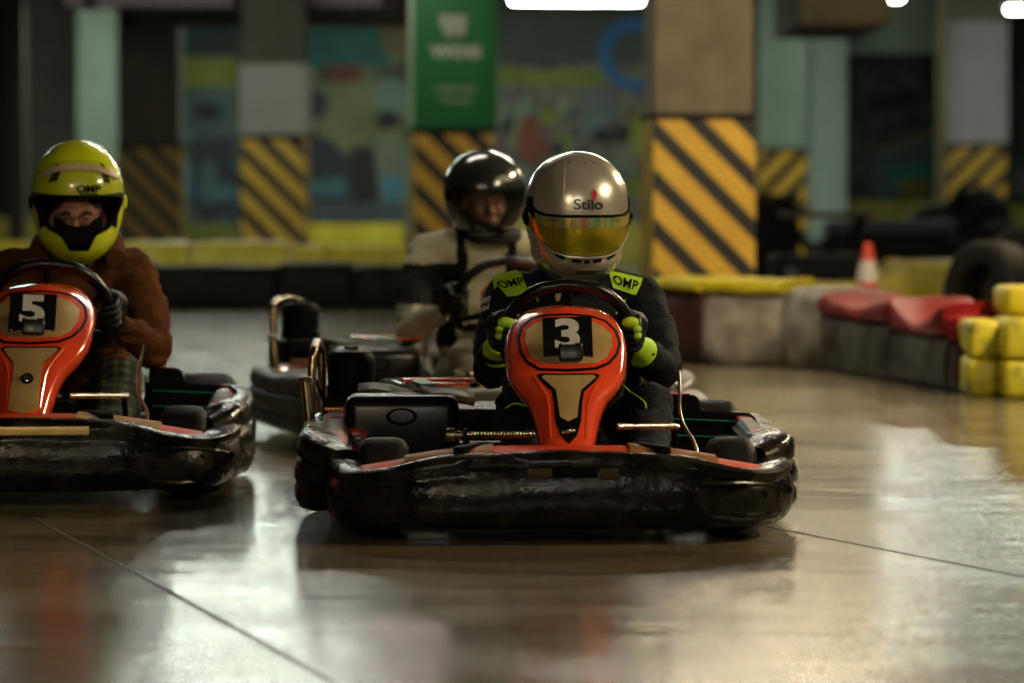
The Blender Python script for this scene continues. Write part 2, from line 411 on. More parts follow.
def yellow_helmet(parent, c, rz=0, sc=.95):
    R = 1/324.0*sc
    prof = [(-62,12,20,16),(-56,22,34,26),(-48,31,43,33),(-38,38,47,38),(-26,42,47,42),(-12,45,47,46),(4,46,48,49),(18,45,47,50),(32,40,42,46),(44,32,34,38),(53,22,24,28),(59,12,14,16),(62,3,4,4)]
    H = Helmet([(z*R, w*R, f*R, b*R) for z,w,f,b in prof], 2.2, 8*R)
    zlo = zb_fn([(0,-.118),(12,-.112),(22,-.088),(40,-.070),(55,-.030),(66,.005),(78,.018)])
    zhi = zb_fn([(0,.020),(30,.021),(50,.024),(66,.026),(78,.024)])
    hole = lambda a, z: abs(a) < 1.2 and zlo(a) < z < zhi(a)
    root = H.shell(HYEL, PAD, hole).build('helmet', parent); root.location = c; root.rotation_euler = (math.radians(2),0,rz)
    root['label'] = 'neon yellow full-face helmet with raised clear visor'
    b = B()
    loop = [H.pt(a, zlo(a), -.001) for a in [lerp(-1.2,1.2,i/40) for i in range(41)]] + [H.pt(a, zhi(a), -.001) for a in [lerp(1.2,-1.2,i/40) for i in range(41)]]
    b.tube(loop, .006, SATIN, n=8, closed=True); b.build('eye_port_seal', root)
    # black chin filler, raised to stand in for shade over the mouth
    b = B(); H.band(b, SATIN, -.55, .55, lambda a: zlo(a)-.03, lambda a: zlo(a)+.052-.02*abs(a), -.004, nu=20, nv=4); b.build('chin_shade_filler', root)
    b = B(); H.patch(b, [(-.052,-.093),(.052,-.093),(.030,-.138),(-.026,-.138)], .003, SATIN); b.build('chin_vent', root)
    # raised visor over the brow
    b = B(); vlo = zb_fn([(0,.024),(40,.022),(70,.010),(95,-.02)]); vhi = zb_fn([(0,.128),(25,.124),(50,.104),(70,.075),(95,.03)])
    H.band(b, VCLR, -1.5, 1.5, vlo, vhi, .007, nu=60); v = b.build('visor', root)
    CS = mat('cream_strip', (.60,.45,.30), .45, 0, (.50,.36,.24), 20)
    b = B(); H.band(b, CS, -.95, .95, lambda a: vhi(a)-.030, lambda a: vhi(a)-.012, .009, nu=40, nv=4); st = b.build('visor_strip', v)
    b = B(); H.band(b, mat('pale_blue',(.35,.42,.45),.4), -.62, -.50, lambda a: vhi(a)-.029, lambda a: vhi(a)-.013, .0102, nu=6, nv=3); b.build('sticker', v)
    for sx in (-1,1):
        b = B(); H.patch(b, [(sx*.052,.112),(sx*.062,.118),(sx*.072,.092),(sx*.088,.060),(sx*.060,.066),(sx*.052,.085)] if sx<0 else [(.066,.118),(.076,.110),(.090,.080),(.092,.058),(.072,.064),(.068,.090)], .003, SATIN); b.build('brow_vent', root)
        b = B(); p = H.pt(sx*1.45, .0, 0); b.lathe(p, (sx,-.2,0), [(.020,-.004),(.020,.006),(.012,.009),(.001,.010)], HYEL if sx>0 else SATIN, n=20); b.build('visor_pivot', root)
        b = B(); H.patch(b, [(sx*.102,-.048),(sx*.118,-.035),(sx*.112,-.075),(sx*.098,-.066)], .002, SATIN); b.build('side_mark', root)
    b = B(); text_b(b, 'OMP', .030, SATIN, lambda x,y,z: H.front(x+.030, .042+y, .0085), bold=.001, sx=1.1)
    b.add([H.front(x,z,.0085) for x,z in ((.004,.030),(.056,.030),(.056,.027),(.004,.027))], [[0,1,2,3]], SATIN)
    b.build('helmet_lettering', root)
    return root

def black_helmet(parent, c, rz=0):
    R = 1/281.0
    prof = [(-44,14,22,16),(-40,22,32,24),(-34,29,38,30),(-24,34,41,35),(-12,38,42,39),(0,40,42,41),(12,39.5,41,41),(24,34,36,37),(32,27,29,30),(38,18,20,21),(42,9,10,11),(43.5,2,3,3)]
    H = Helmet([(z*R, w*R, f*R, b*R) for z,w,f,b in prof], 2.15, 2*R)
    zlo = zb_fn([(0,-.105),(30,-.095),(55,-.060),(75,-.030)]); zhi = zb_fn([(0,.020),(40,.022),(75,.02)])
    root = H.shell(HBLK, PAD, lambda a,z: abs(a)<1.1 and zlo(a)<z<zhi(a)).build('helmet', parent); root.location = c; root.rotation_euler = (math.radians(4),0,rz)
    root['label'] = 'glossy black full-face helmet with smoked visor'
    b = B(); H.band(b, VDARK, -1.25, 1.25, lambda a: zlo(a)-.008, lambda a: zhi(a)+.008, .005, nu=50); b.build('visor', root)
    b = B(); H.patch(b, [(.0+.030*math.cos(t)+.02, .062+.011*math.sin(t)) for t in [k*PI/8 for k in range(16)]], .002, mat('pale_oval',(.22,.24,.18),.4)); b.build('logo', root)
    for sx in (-1,1):
        b = B(); b.lathe(H.pt(sx*1.4,-.005,0), (sx,-.2,0), [(.022,-.004),(.022,.005),(.014,.008),(.001,.009)], SATIN, n=20); b.build('visor_pivot', root)
    b = B(); H.patch(b, [(-.03,-.118),(.03,-.118),(.022,-.130),(-.022,-.130)], .002, SATIN); b.build('chin_vent', root)
    return root

# ------------------------------------------------------------------ people
def glove(parent, c, t, o, n, wrist, mats, name='glove', paint=None):
    """fingers closed on a rim at c (tangent t, outward o, towards the driver n)"""
    c = V(c); g = Blob(); R = .029
    for i in range(4):
        off = (i-1.5)*.0215; r = (.0108,.0112,.0108,.0095)[i]; L = (200,215,205,180)[i]
        pts = []
        for k in range(9):
            ph = math.radians(75 - L*k/8.0); pts.append(c + t*off + (o*math.cos(ph)+n*math.sin(ph))*R*(1.25 if k < 2 else 1.0))
        g.limb(pts, [r*lerp(1.1,.85,k/8) for k in range(9)], step=.5)
        g.ball(c + t*off + (o*.8+n*.75)*.036, .0125)
    palm = c + o*.030 + n*.050; w = V(wrist)
    g.limb([c+o*.026+n*.034+t*.024, palm+t*.016], [.017,.020]); g.limb([c+o*.026+n*.034-t*.026, palm-t*.018], [.016,.020]); g.limb([c+o*.026+n*.034, palm], [.018,.021])
    g.limb([palm, w], [.027,.027])
    # thumb leaves the side of the palm and closes over the inner side
    th = [palm+t*.020+n*-.002, c+t*.040+n*.036+o*.010, c+t*.046+n*.024-o*.018, c+t*.040-n*.002-o*.030, c+t*.034-n*.018-o*.024]
    g.limb(th, [.017,.0145,.0125,.0115,.0095], step=.5)
    return g.build(name, mats, parent, voxel=.0042, smooth=2, paint=paint)

def person(parent_pos, rz, sc, spec):
    """spec: dict(xs, label, mats, paint, helmet fn, hz, ...), coordinates in the kart's frame"""
    P = empty('person', parent_pos, rz, sc); tag(P, spec['label'], 'person')
    xs = spec['xs']; xw = spec['xw']; hz = spec['hz']; hy = spec['hy']; hx = spec.get('hx', xs)
    sh = spec.get('sh', .185); shz = spec['shz']; big = spec.get('big', 1.0)
    wc = V((xw, -.10, .475)); tl = math.radians(30)
    up = V((0, -math.sin(tl), math.cos(tl))); nn = V((0, math.cos(tl), math.sin(tl))); wr = .165
    b = Blob()
    # torso: pelvis, waist, chest, shoulder girdle, neck
    b.ball((xs,.36,.13), (.17,.14,.10)); b.ball((xs,.38,.22), (.150*big,.115,.11)); b.ball((xs,.39,.33), (.155*big,.11,.12))
    b.ball((xs,.385,.45), (.172*big,.112,.12)); b.ball((xs,.375,shz-.045), (.175*big,.095,.085))
    b.limb([(xs-sh,.37,shz-.005),(xs-.06,.36,shz+.030),(xs,.36,shz+.035),(xs+.06,.36,shz+.030),(xs+sh,.37,shz-.005)], [.072*big,.062,.06,.062,.072*big])
    b.limb([(xs,.355,shz+.02),(hx,hy+.03,hz-.12)], [.062,.056])
    hands = []
    for sx in (-1,1):
        ang = math.radians(spec.get('hand_ang', 8))
        o = (V((sx,0,0))*math.cos(ang) + up*math.sin(ang)).normalized(); t = (up*math.cos(ang) - V((sx,0,0))*math.sin(ang)).normalized()
        c = wc + o*wr
        wrist = c + o*.020 + nn*.070 - up*.080
        el = V((xs+sx*spec.get('elx',.262), spec.get('ely',.16), spec.get('elz',.385)))
        s_ = V((xs+sx*sh, .37, shz-.01))
        b.limb([s_, s_.lerp(el,.5)+V((sx*.012,.01,0)), el], [.072*big,.066*big,.056*big])
        b.limb([el, el.lerp(wrist,.55), wrist.lerp(el,.12)], [.057*big,.050,.036])
        hands.append((sx, c, t, o, wrist, el))
        kn = V((xs+sx*spec.get('knx',.185)+spec.get('kdx',0), spec.get('kny',-.27), spec.get('knz',.29)))
        hip = V((xs+sx*.09,.33,.13)); an = V((xs+sx*.15+spec.get('kdx',0),-.66,.125))
        b.limb([hip, hip.lerp(kn,.5), kn], [.100,.088,.066]); b.limb([kn, kn.lerp(an,.4)+V((0,.02,-.012)), an], [.064,.058,.040])
        b.ball(kn+V((0,-.004,.004)), .066)
    body = b.build('body', spec['mats'], P, voxel=.0105, smooth=5, fold=spec.get('fold',.0075), paint=spec.get('paint'))
    for sx, c, t, o, wrist, el in hands:
        glove(P, c, t, o, nn, wrist, spec['glove'], paint=None)
        if spec.get('cuff'):
            q = B(); d = (el-wrist).normalized(); q.lathe(wrist-d*.012, d, [(.030,0),(.034,.01),(.037,.035),(.042,.065),(.044,.070),(.040,.072)], spec['cuff'], n=28)
            cf = q.build('glove_cuff', P); 
            q = B(); 
            for k in (2,3):
                pp = c + t*((k-1.5)*.0215) + (o*math.cos(-.9)+nn*math.sin(-.9))*.034; q.add(*ico(pp, (.013,.010,.0115)), spec['cuff'])
            q.add(*ico(c + t*.050 + (o*.15-nn*.55)*.036, (.024,.012,.016)), spec['cuff'])
            q.build('knuckle_guard', P)
    for sx in (-1,1):
        f = Blob(); ax = xs+sx*.15+spec.get('kdx',0)
        f.limb([(ax,-.64,.125),(ax,-.67,.085),(ax,-.74,.10),(ax+sx*.008,-.79,.155)], [.046,.044,.040,.032]); f.limb([(ax,-.64,.07),(ax,-.70,.06)],[.034,.036])
        f.build('shoe', [spec['shoe']], P, voxel=.007, smooth=4)
    hd = head(P, (hx, hy, hz-spec.get('hdz',.040)), glasses=spec.get('glasses', False))
    spec['helmet'](P, (hx, hy, hz), spec.get('hrz', 0))
    return P, body

def ico(c, r):
    bm = bmesh.new(); bmesh.ops.create_icosphere(bm, subdivisions=2, radius=1)
    vs = [V((v.co.x*r[0], v.co.y*r[1], v.co.z*r[2]))+V(c) for v in bm.verts]; bm.verts.index_update()
    fs = [[v.index for v in f.verts] for f in bm.faces]; bm.free(); return vs, fs

def project(body, p, d, off=.003, near=None):
    """drop a point p along direction d on the body surface (local frame)"""
    ok, loc, nor, idx = body.ray_cast(V(p), V(d).normalized())
    if ok: return loc + nor*off
    if near is None: return None
    ok, loc, nor, idx = body.closest_point_on_mesh(V(p)+V(d)*near)
    return (loc + nor*off) if ok else None

def cloth_patch(body, parent, name, poly, m, d, off=.004, n=10, near=1.2, txt=None, label=None):
    """a quad panel laid on the body: poly 4 corners (origins), cast along d"""
    b = B(); a, c2, c, e = [V(p) for p in poly]; rows = []
    last = None
    for i in range(n+1):
        r = []
        for j in range(n+1):
            p = a.lerp(c2, j/n).lerp(e.lerp(c, j/n), i/n)
            q = project(body, p, d, off, near)
            last = q; r.append(q)
        rows.append(r)
    b.grid(rows, m)
    o = b.build(name, parent)
    if label: o['label'] = label
    if txt:
        tb = B(); w = (c2-a); h = (a-e); W = w.length; Hh = h.length
        def fn(x, y, z):
            p = a.lerp(c2, .5+x/W).lerp(e.lerp(c, .5+x/W), .5-y/Hh)
            return project(body, p, d, off+.002, near)
        text_b(tb, txt[0], txt[1], txt[2], fn, bold=.0008, sx=1.15)
        tb.build('lettering', o)
    return o
def seam(body, parent, name, pts, m, d, r=.003):
    out = []
    for p in catmull(pts, 8):
        q = project(body, p, d, .002)
        if q is not None: out.append(q)
    if len(out) > 2:
        b = B(); b.tube(out, r, m, n=6); return b.build(name, parent)

# ------------------------------------------------------------------ karts
def sweep_bumper(path, prof, hts, m, b, seg=6, dent=.0, seed=0):
    """path: (x,y) points; prof: (outward, height fraction); hts: z_bottom,z_top by path index"""
    P = catmull([(x,y,0) for x,y in path], seg); Hs = catmull([(a,c,0) for a,c in hts], seg); rows = []
    for i, p in enumerate(P):
        t = (P[min(i+1,len(P)-1)]-P[max(i-1,0)]).normalized(); n = V((t.y,-t.x,0))
        z0, z1 = Hs[i].x, Hs[i].y; row = []
        for o, h in prof:
            q = p + n*o; q.z = lerp(z0, z1, h)
            if dent: q += n*dent*noise.noise(q*6+V((seed,0,0))) + V((0,0,1))*dent*.6*noise.noise(q*5+V((seed+9,0,0)))*(1 if h>.5 else .4)
            row.append(q)
        rows.append(row)
    b.grid(rows, m, closed=True, cap=True)

def wheel(parent, c, r, w, rim_m):
    b = B(); x, y, z = c
    prof = [(r*.55,-w/2),(r*.80,-w/2-.004),(r*.95,-w/2+.010),(r,-w/2+.028),(r*1.005,0),(r,w/2-.028),(r*.95,w/2-.010),(r*.80,w/2+.004),(r*.55,w/2)]
    b.lathe(c, (1,0,0), prof, TYRE, n=40, cap=False); t = b.build('tyre', parent)
    b = B(); b.lathe(c, (1,0,0), [(.012,-w/2+.012),(r*.3,-w/2+.014),(r*.46,-w/2+.004),(r*.60,-w/2-.003),(r*.60,-w/2+.01),(r*.45,-w/2+.03),(r*.45,w/2-.03),(r*.60,w/2-.01),(r*.60,w/2+.003),(r*.46,w/2-.004),(r*.3,w/2-.014),(.012,w/2-.012)], rim_m, n=32)
    b.build('rim', t)

def kart(pos, rz, sc, spec):
    K = empty('go_kart', pos, rz, sc); tag(K, spec['label'], 'go-kart', 'rental go-karts on the track')
    bp = spec.get('bumper', PL); fx = spec.get('fx', .035); xw = spec['xw']; sd = spec.get('seed', 0)
    # chassis and floor tray
    b = B()
    for sx in (-1,1):
        b.tube(catmull([(sx*.20,-.90,.075),(sx*.22,-.60,.065),(sx*.30,-.2,.065),(sx*.32,.3,.065),(sx*.30,.75,.075)],6), .016, SATIN)
        b.tube(catmull([(sx*.30,-.45,.07),(sx*.50,-.42,.10),(sx*.58,-.2,.11),(sx*.58,.25,.11),(sx*.32,.35,.07)],6), .012, SATIN)
    for y in (-.88,-.55,.05,.55,.75): b.tube([(-.30,y,.07),(.30,y,.07)], .014, SATIN)
    b.tube([(-.55,.52,.135),(.55,.52,.135)], .020, STEEL); b.tube([(-.44,-.62,.12),(.44,-.62,.12)], .012, STEEL)
    b.build('chassis', K)
    b = B(); b.box((0,-.38,.045), (.56,1.05,.006), STEEL, bev=.002); b.build('floor_tray', K)
    # front bumper
    fb = [(-.585,-.50),(-.59,-.62),(-.578,-.76),(-.53,-.885),(-.44,-.955),(-.28,-.99),(0,-1.0),(.28,-.99),(.44,-.955),(.53,-.885),(.578,-.76),(.59,-.62),(.585,-.50)]
    hf = [(.055,.200),(.048,.195),(.04,.188),(.036,.182),(.034,.190),(.034,.222),(.034,.234),(.034,.222),(.034,.190),(.036,.182),(.04,.188),(.048,.195),(.055,.200)]
    pf = [(-.13,.80),(-.10,.93),(-.045,1.0),(-.012,.985),(.004,.93),(.006,.82),(-.001,.76),(.004,.68),(.012,.50),(.010,.30),(.0,.12),(-.02,.02),(-.06,0),(-.12,.08)]
    b = B(); sweep_bumper(fb, pf, hf, bp, b, seg=7, dent=.011, seed=sd); F_ = b.build('front_bumper', K, angle=50)
    # recessed panels and sticker of the bumper
    def onb(x, z, y=-1.012): return V((x, y+.09*max(0,abs(x)-.2)**1.3, z))
    if spec.get('stick') == 'slot':
        for x0, x1 in ((-.045-.05,-.045+.012),(.085,.130)):
            b = B(); b.box(((x0+x1)/2+fx-.03,-1.006,.178), (x1-x0,.012,.026), OLIVE, bev=.003); b.build('bumper_sticker', F_)
        b = B(); b.box((fx,-1.004,.180), (.10,.014,.024), SATIN, bev=.004); b.build('slot', F_)
    else:
        b = B(); b.box((.0,-1.006,.200), (.42,.010,.024), GOLD, bev=.003); b.build('bumper_sticker', F_)
    for sx in (-1,1):
        for (x,y,z) in ((.50,-.915,.12),(.575,-.78,.12)):
            b = B(); b.lathe((sx*x,y-.012,z), (sx*.6,-1,0), [(.011,0),(.010,.005),(.001,.006)], SATIN, n=14); b.build('bolt', F_)
    # raised outline of the corner panels
    half_ = [(0,-1.0),(.28,-.99),(.44,-.955),(.53,-.885),(.578,-.76),(.59,-.62)]
    for sx in (-1,1):
        b = B(); loop = [(.34,.150),(.44,.150),(.52,.142),(.566,.125),(.570,.085),(.53,.062),(.44,.058),(.37,.064),(.335,.10)]
        b.tube([V((sx*x, interp(half_, x)[0]-.010, z)) for x, z in loop], .0075, bp, n=8, closed=True); b.build('corner_ridge', F_)
    # top deck behind the front bumper
    b = B(); rows = []
    for i in range(21):
        x = lerp(-.50,.50,i/20); zf = .228-.05*max(0,(abs(x)-.15)/.35)**1.2
        rows.append([V((x,-.955+.18*abs(x)**2,zf-.012)), V((x,-.90+.15*abs(x)**2,zf+.004)), V((x,-.80,zf+.006)), V((x,-.72,zf-.005)), V((x,-.72,zf-.02)), V((x,-.95+.18*abs(x)**2,zf-.03))])
    b.grid(rows, mat('deck_red',(.60,.05,.015),.5,spec=.12), closed=True, cap=True); D_ = b.build('front_deck', K)
    for sx in (-1,1):
        b = B(); rows = [[V((sx*x,-.93+.17*x*x,z_-.001)), V((sx*x,-.89,z_+.010)), V((sx*x,-.80,z_+.013)), V((sx*x,-.735,z_+.006)), V((sx*x,-.735,z_-.012)), V((sx*x,-.92,z_-.012))] for x, z_ in [(x, .229-.05*max(0,(x-.15)/.35)**1.2) for x in (.17,.22,.28,.34,.39)]]
        b.grid(rows, mat('deck_gold',(.50,.30,.09),.5,0,(.28,.16,.05),18,spec=.15) if spec.get('golddeck') else mat('bronze_orange',(.36,.11,.025),.5,0,(.12,.07,.02),18,spec=.1), closed=True, cap=True); b.build('deck_panel', D_)
        b = B(); b.box((sx*.225,-.85,.226), (.030,.19,.030), SATIN, Matrix.Rotation(sx*.35,3,'Z'), bev=.005); b.build('deck_strap', D_)
    # side bumpers with three horizontal rolls
    for sx in (-1,1):
        W = spec.get('Wl', .662) if sx < 0 else .610
        sp = [(sx*(W-.085),-.66),(sx*(W-.03),-.60),(sx*W,-.50),(sx*(W+.005),-.30),(sx*(W+.005),-.05),(sx*(W+.003),.20),(sx*(W-.008),.36),(sx*(W-.06),.44)]
        hs = [(.06,.215),(.05,.235),(.045,.250),(.045,.245),(.045,.235),(.045,.240),(.05,.245),(.06,.24)]
        if sx < 0: sp2, hs2 = sp[::-1], hs[::-1]
        else: sp2, hs2 = sp, hs
        ps = [(-.10,.93),(-.05,1.0),(-.012,.985),(.003,.94),(.009,.82),(.008,.70),(-.003,.675),(-.003,.655),(.009,.62),(.015,.50),(.013,.38),(.002,.345),(.002,.325),(.011,.28),(.013,.15),(.002,.04),(-.02,.0),(-.07,.0),(-.10,.3)]
        if sx < 0: sgn = 1
        b = B()
        # outward is right of travel; travel back-to-front on the left gives outward = -x
        P2 = sp2
        sweep_bumper(P2, ps, hs2, bp, b, seg=7, dent=.009, seed=sd+3+sx)
        sb = b.build('side_bumper', K, angle=60)
        b = B(); rows = []
        for i in range(13):
            t = i/12; y = lerp(-.56,.34,t); zt = .205+.030*math.sin(min(1,t*1.6)*PI/2); xo = W-.035-.10*max(0,.12-t)*4; xi = .53 if sx < 0 else .50
            rows.append([V((sx*xi,y,.12)), V((sx*xi,y,zt-.012)), V((sx*(xi+.03),y,zt+.002)), V((sx*lerp(xi,xo,.5),y,zt+.012)), V((sx*(xo-.03),y,zt+.010)), V((sx*xo,y,zt-.01)), V((sx*xo,y,.12))])
        if sx > 0: rows = rows
        b.grid(rows, bp if False else SATIN, closed=False, cap=False)
        pod = b.build('side_pod', K)
        for (y0,y1,xa,xb,mm) in ((-.50,-.30,.44,W-.05,RED2),(-.30,-.02,.36,W-.05,OLIVE),(-.02,.12,.40,W-.06,RED),(.12,.30,.38,W-.06,OLIVE)):
            b = B(); rows = []; xa = max(xa, .54 if sx < 0 else .51)
            for i in range(9):
                t = i/8; y = lerp(y0,y1,t); tt = (y+.56)/.90; zt = .205+.030*math.sin(min(1,tt*1.6)*PI/2)
                rows.append([V((sx*lerp(xa,W-.045,k/5), y, zt+.014+.004*math.sin(k/5*PI)-.010*(k in (0,5)))) for k in range(6)])
            b.grid(rows, mm); b.build('pod_panel', pod)
    # rear bumper
    b = B(); rb = [(-.60,.50),(-.64,.62),(-.62,.76),(-.50,.86),(-.2,.90),(.2,.90),(.46,.86),(.55,.76),(.57,.62),(.54,.50)]
    sweep_bumper(rb[::-1], [(-.10,.9),(-.03,1.0),(.0,.9),(.012,.6),(.012,.3),(-.01,.03),(-.06,0),(-.10,.3)], [(.06,.25)]*10, bp, b, seg=6, dent=.006, seed=sd+7); b.build('rear_bumper', K)
    # wheels
    for sx in (-1,1):
        wheel(K, (sx*.445,-.60,.1215), .12, .12, BRASS); wheel(K, (sx*.475,.55,.136), .135, .17, BRASS)
    # fairing
    hw = [(.215,21),(.235,22),(.275,25),(.300,28),(.320,31),(.338,35),(.352,41),(.372,48),(.395,53.5),(.42,56),(.466,57.5),(.50,55.5),(.525,50),(.543,43),(.555,34),(.563,20),(.566,8)]
    FS = spec.get('fs', 1.0)
    def half(z): return interp(hw, z)[0]/396.0*FS
    def surf(x, z, off=0.0):
        h = half(z); u = max(-1, min(1, x/h)) if h > 0 else 0
        t = (z-.215)/(.566-.215)
        y = lerp(-.83,-.30,t) - .05*math.sin(t*PI) + (.02+.06*t)*abs(u)**2.6
        q = V((fx+x-.016*(1-t), y, z)); q += V((0,-.84,.54))*off
        return q
    b = B(); rows = []
    zs = [.215+(.566-.215)*(1-(1-i/34)**1.25) for i in range(35)]
    for z in zs:
        h = half(z); row = []
        for k in range(-12,13): row.append(surf(math.sin(k/12*PI/2)*h, z))
        e0 = surf(-h, z); e1 = surf(h, z); dp = .10
        row = [e0+V((-.002,dp,-.03)), e0+V((-.016,dp*.55,-.012)), e0+V((-.010,dp*.2,0))] + row + [e1+V((.010,dp*.2,0)), e1+V((.016,dp*.55,-.012)), e1+V((.002,dp,-.03))]
        rows.append(row)
    b.grid(rows, RED); top = rows[-1]
    b.add(top, [list(range(len(top)))], RED)
    fa = b.build('front_fairing', K, angle=60)
    fa['label'] = 'red fairing with gold centre panel'
    def dec(name, poly, off, m, parent=fa, rings=5, cx=None, cz=None):
        bb = B(); P = []
        for i in range(len(poly)):
            a = poly[i]; c = poly[(i+1)%len(poly)]
            for k in range(5): P.append((lerp(a[0],c[0],k/5), lerp(a[1],c[1],k/5)))
        ax = cx if cx is not None else sum(p[0] for p in P)/len(P); az = cz if cz is not None else sum(p[1] for p in P)/len(P)
        R_ = [[surf(lerp(ax,p[0],r/rings), lerp(az,p[1],r/rings), off) for p in P] for r in range(1,rings+1)]
        R_.append([surf(p[0],p[1],-.002) for p in P])
        bb.grid(R_, m, closed=True); bb.add([surf(ax,az,off)]+R_[0], [[0,1+i,1+(i+1)%len(P)] for i in range(len(P))], m)
        return bb.build(name, parent, angle=50)
    k_ = FS/388.0
    def px(pts): return [((a-564)*k_, interp([(308,.563),(345,.466),(398,.338),(448,.233)], q)[0]) for a, q in pts]
    ov = [(517,338),(520,328),(530,320),(545,316.5),(566,315.5),(588,317.5),(603,322),(613,331),(616.5,342),(613,352),(605,360),(592,365),(564,366.5),(536,365.5),(525,359),(519,350)]
    dec('panel_outline', px([((x-566)*1.06+566,(y-341)*1.09+341) for x,y in ov]), .0015, SATIN)
    dec('panel_surround', px(ov), .003, RED)
    dec('gold_panel', px([(522,340),(523,330),(532,323),(545,321),(566,321),(588,321),(601,326),(610,334),(610,345),(604,355),(594,361),(564,362),(539,361),(528,355)]), .0045, GOLD)
    tg = [(537,371),(592,371),(596,373),(590,380),(580,388),(578,400),(577,420),(573,436),(565,446),(557,437),(551,420),(550,400),(548,388),(539,380),(533,373)]
    dec('tongue_outline', px(tg), .0022, SATIN, cx=0, cz=.325)
    tgg = [(540,373),(590,373),(592,375),(586,380),(577,387),(574.5,400),(573,416),(564,421),(556,416),(554,400),(552,387),(544,380),(538,375)]
    if spec.get('longgold'): tgg = [(x,y if y<400 else y+ (y-400)*.55) for x,y in [(538,373),(592,373),(593,375),(588,381),(580,388),(579,400),(580,428),(564,431),(549,428),(550,400),(549,388),(542,381),(537,375)]]
    dec('gold_tongue', px(tgg), .004, GOLD, cx=0, cz=.345)
    b = B()
    for sx in (-1,1):
        b.tube([surf(sx*p[0],p[1],-.001) for p in [((x-564)*k_, interp([(308,.563),(345,.466),(398,.338),(448,.233)], y)[0]) for x,y in ((598,374),(592,382),(586,392),(583,402),(582,420),(581,440))]], .004, RED, n=8)
    b.build('fairing_ridge', fa)
    if spec.get('emblem'):
        e = surf(.004, .318, .008); b = B(); b.lathe(e, (0,-.84,.54), [(.017,-.004),(.017,.002),(.012,.003),(.011,.0015),(.001,.002)], SATIN, n=24); em = b.build('emblem', fa)
        b = B(); b.lathe(e+V((0,-.004,.003)), (0,-.84,.54), [(.010,0),(.008,.001),(.007,.001),(.006,0)], CHR, n=20); b.build('emblem_ring', em)
    else:
        b = B(); 
        for dx, dz, r in ((-.012,0,.006),(.0,.002,.007),(.012,.004,.006)):
            b.add(*ico(surf(dx,.262+dz,.006), (r,r*.6,r)), CHR)
        b.build('fairing_clip', fa)
    # number plate
    px0, pz0, rot = spec['plate']; pc = surf(px0, pz0, .036); R0 = Matrix.Rotation(rot, 3, 'Y') @ Matrix.Rotation(math.radians(-12), 3, 'X')
    b = B(); b.box(pc, (.128,.008,.122), SATIN, R0, bev=.003); np_ = b.build('number_plate', K); np_['label'] = 'black square number plate'
    if spec['num']:
      b = B(); text_b(b, spec['num'], .105, WHT, lambda x,y,z: pc + R0 @ V((x+spec.get('ndx',.0), -.0052, y+.012)), bold=.004, sx=1.42); b.build('number', np_)
    b = B(); b.box(pc+R0@V((.006,-.022,-.036)), (.062,.036,.046), BLK, R0, bev=.006); cb = b.build('camera_box', K)
    b = B(); b.box(pc+R0@V((.0,-.041,-.016)), (.034,.004,.005), mat('pale_sticker',(.5,.48,.42),.4), R0, bev=.001); b.build('box_label', cb)
    for sx in (-1,1):
        b = B(); b.lathe(pc+R0@V((sx*.055,-.004,-.045)), (0,-1,0), [(.004,0),(.003,.004),(.001,.004)], CHR, n=10); b.build('screw', np_)
    # steering wheel
    wc = V((xw,-.10,.475)); tl = math.radians(30); up = V((0,-math.sin(tl),math.cos(tl))); nn = V((0,math.cos(tl),math.sin(tl)))
    b = B(); ring = []
    for k in range(64):
        a = 2*PI*k/64; rr = .172 if math.cos(a) > -.6 else .172*.6/-math.cos(a)*1.0
        if math.cos(a) > .93: rr = .172*.975/ (1) 
        ring.append(wc + V((1,0,0))*rr*math.sin(a) + up*rr*math.cos(a))
    b.tube(ring, .0165, BLK, n=14, closed=True); sw = b.build('steering_wheel', K)
    b = B(); b.lathe(wc-nn*.03, nn, [(.001,-.012),(.045,-.012),(.05,0),(.045,.012),(.001,.014)], SATIN, n=28)
    for a in (0, 115, -115):
        a = math.radians(a); d = V((1,0,0))*math.sin(a)+up*math.cos(a); b.tube([wc-nn*.03+d*.04, wc-nn*.02+d*.11, wc+d*.165], [.014,.012,.010], SATIN, n=8)
    b.tube([wc-nn*.03, V((fx,-.62,.11))], .012, STEEL); b.build('steering_hub', sw)
    # fuel tank between the knees, behind the fairing
    b = B(); b.box((xw,-.32,.17), (.20,.24,.15), SATIN, bev=.03); b.build('fuel_tank', K)
    # seat
    b = B(); rows = []
    xs = spec['xs']
    for t, (y, z, w, dpt) in enumerate(((-.02,.10,.15,.02),(.12,.075,.18,.07),(.28,.07,.195,.11),(.42,.11,.20,.12),(.52,.22,.20,.11),(.56,.34,.19,.09),(.58,.43,.17,.05))):
        nrm = V((0,-1,0)).lerp(V((0,0,1)), 1-min(1,max(0,(z-.07)/.15))).normalized()
        rows.append([V((xs+math.sin(a)*w*1.05, y, z)) + nrm*dpt*(1-math.cos(a)) for a in [lerp(-1.5,1.5,k/14) for k in range(15)]])
    b.grid(rows, BLK); so = b.build('seat', K); md = so.modifiers.new('t','SOLIDIFY'); md.thickness = .012
    # engine on the driver's right
    ex = -.545
    b = B(); b.box((ex+.005,.53,.20+spec.get('ez',0)/2), (.17,.22,.17+spec.get('ez',0)), SATIN, bev=.02)
    for k in range(7): b.box((ex-.030,.36,.150+k*.018), (.085,.055,.006), COPP, bev=.001)
    for k in range(6): b.box((ex-.06+k*.012,.325,.215), (.005,.02,.085), COPP if k%2 else STEEL)
    E = b.build('engine', K)
    b = B(); ez = spec.get('ez', 0)
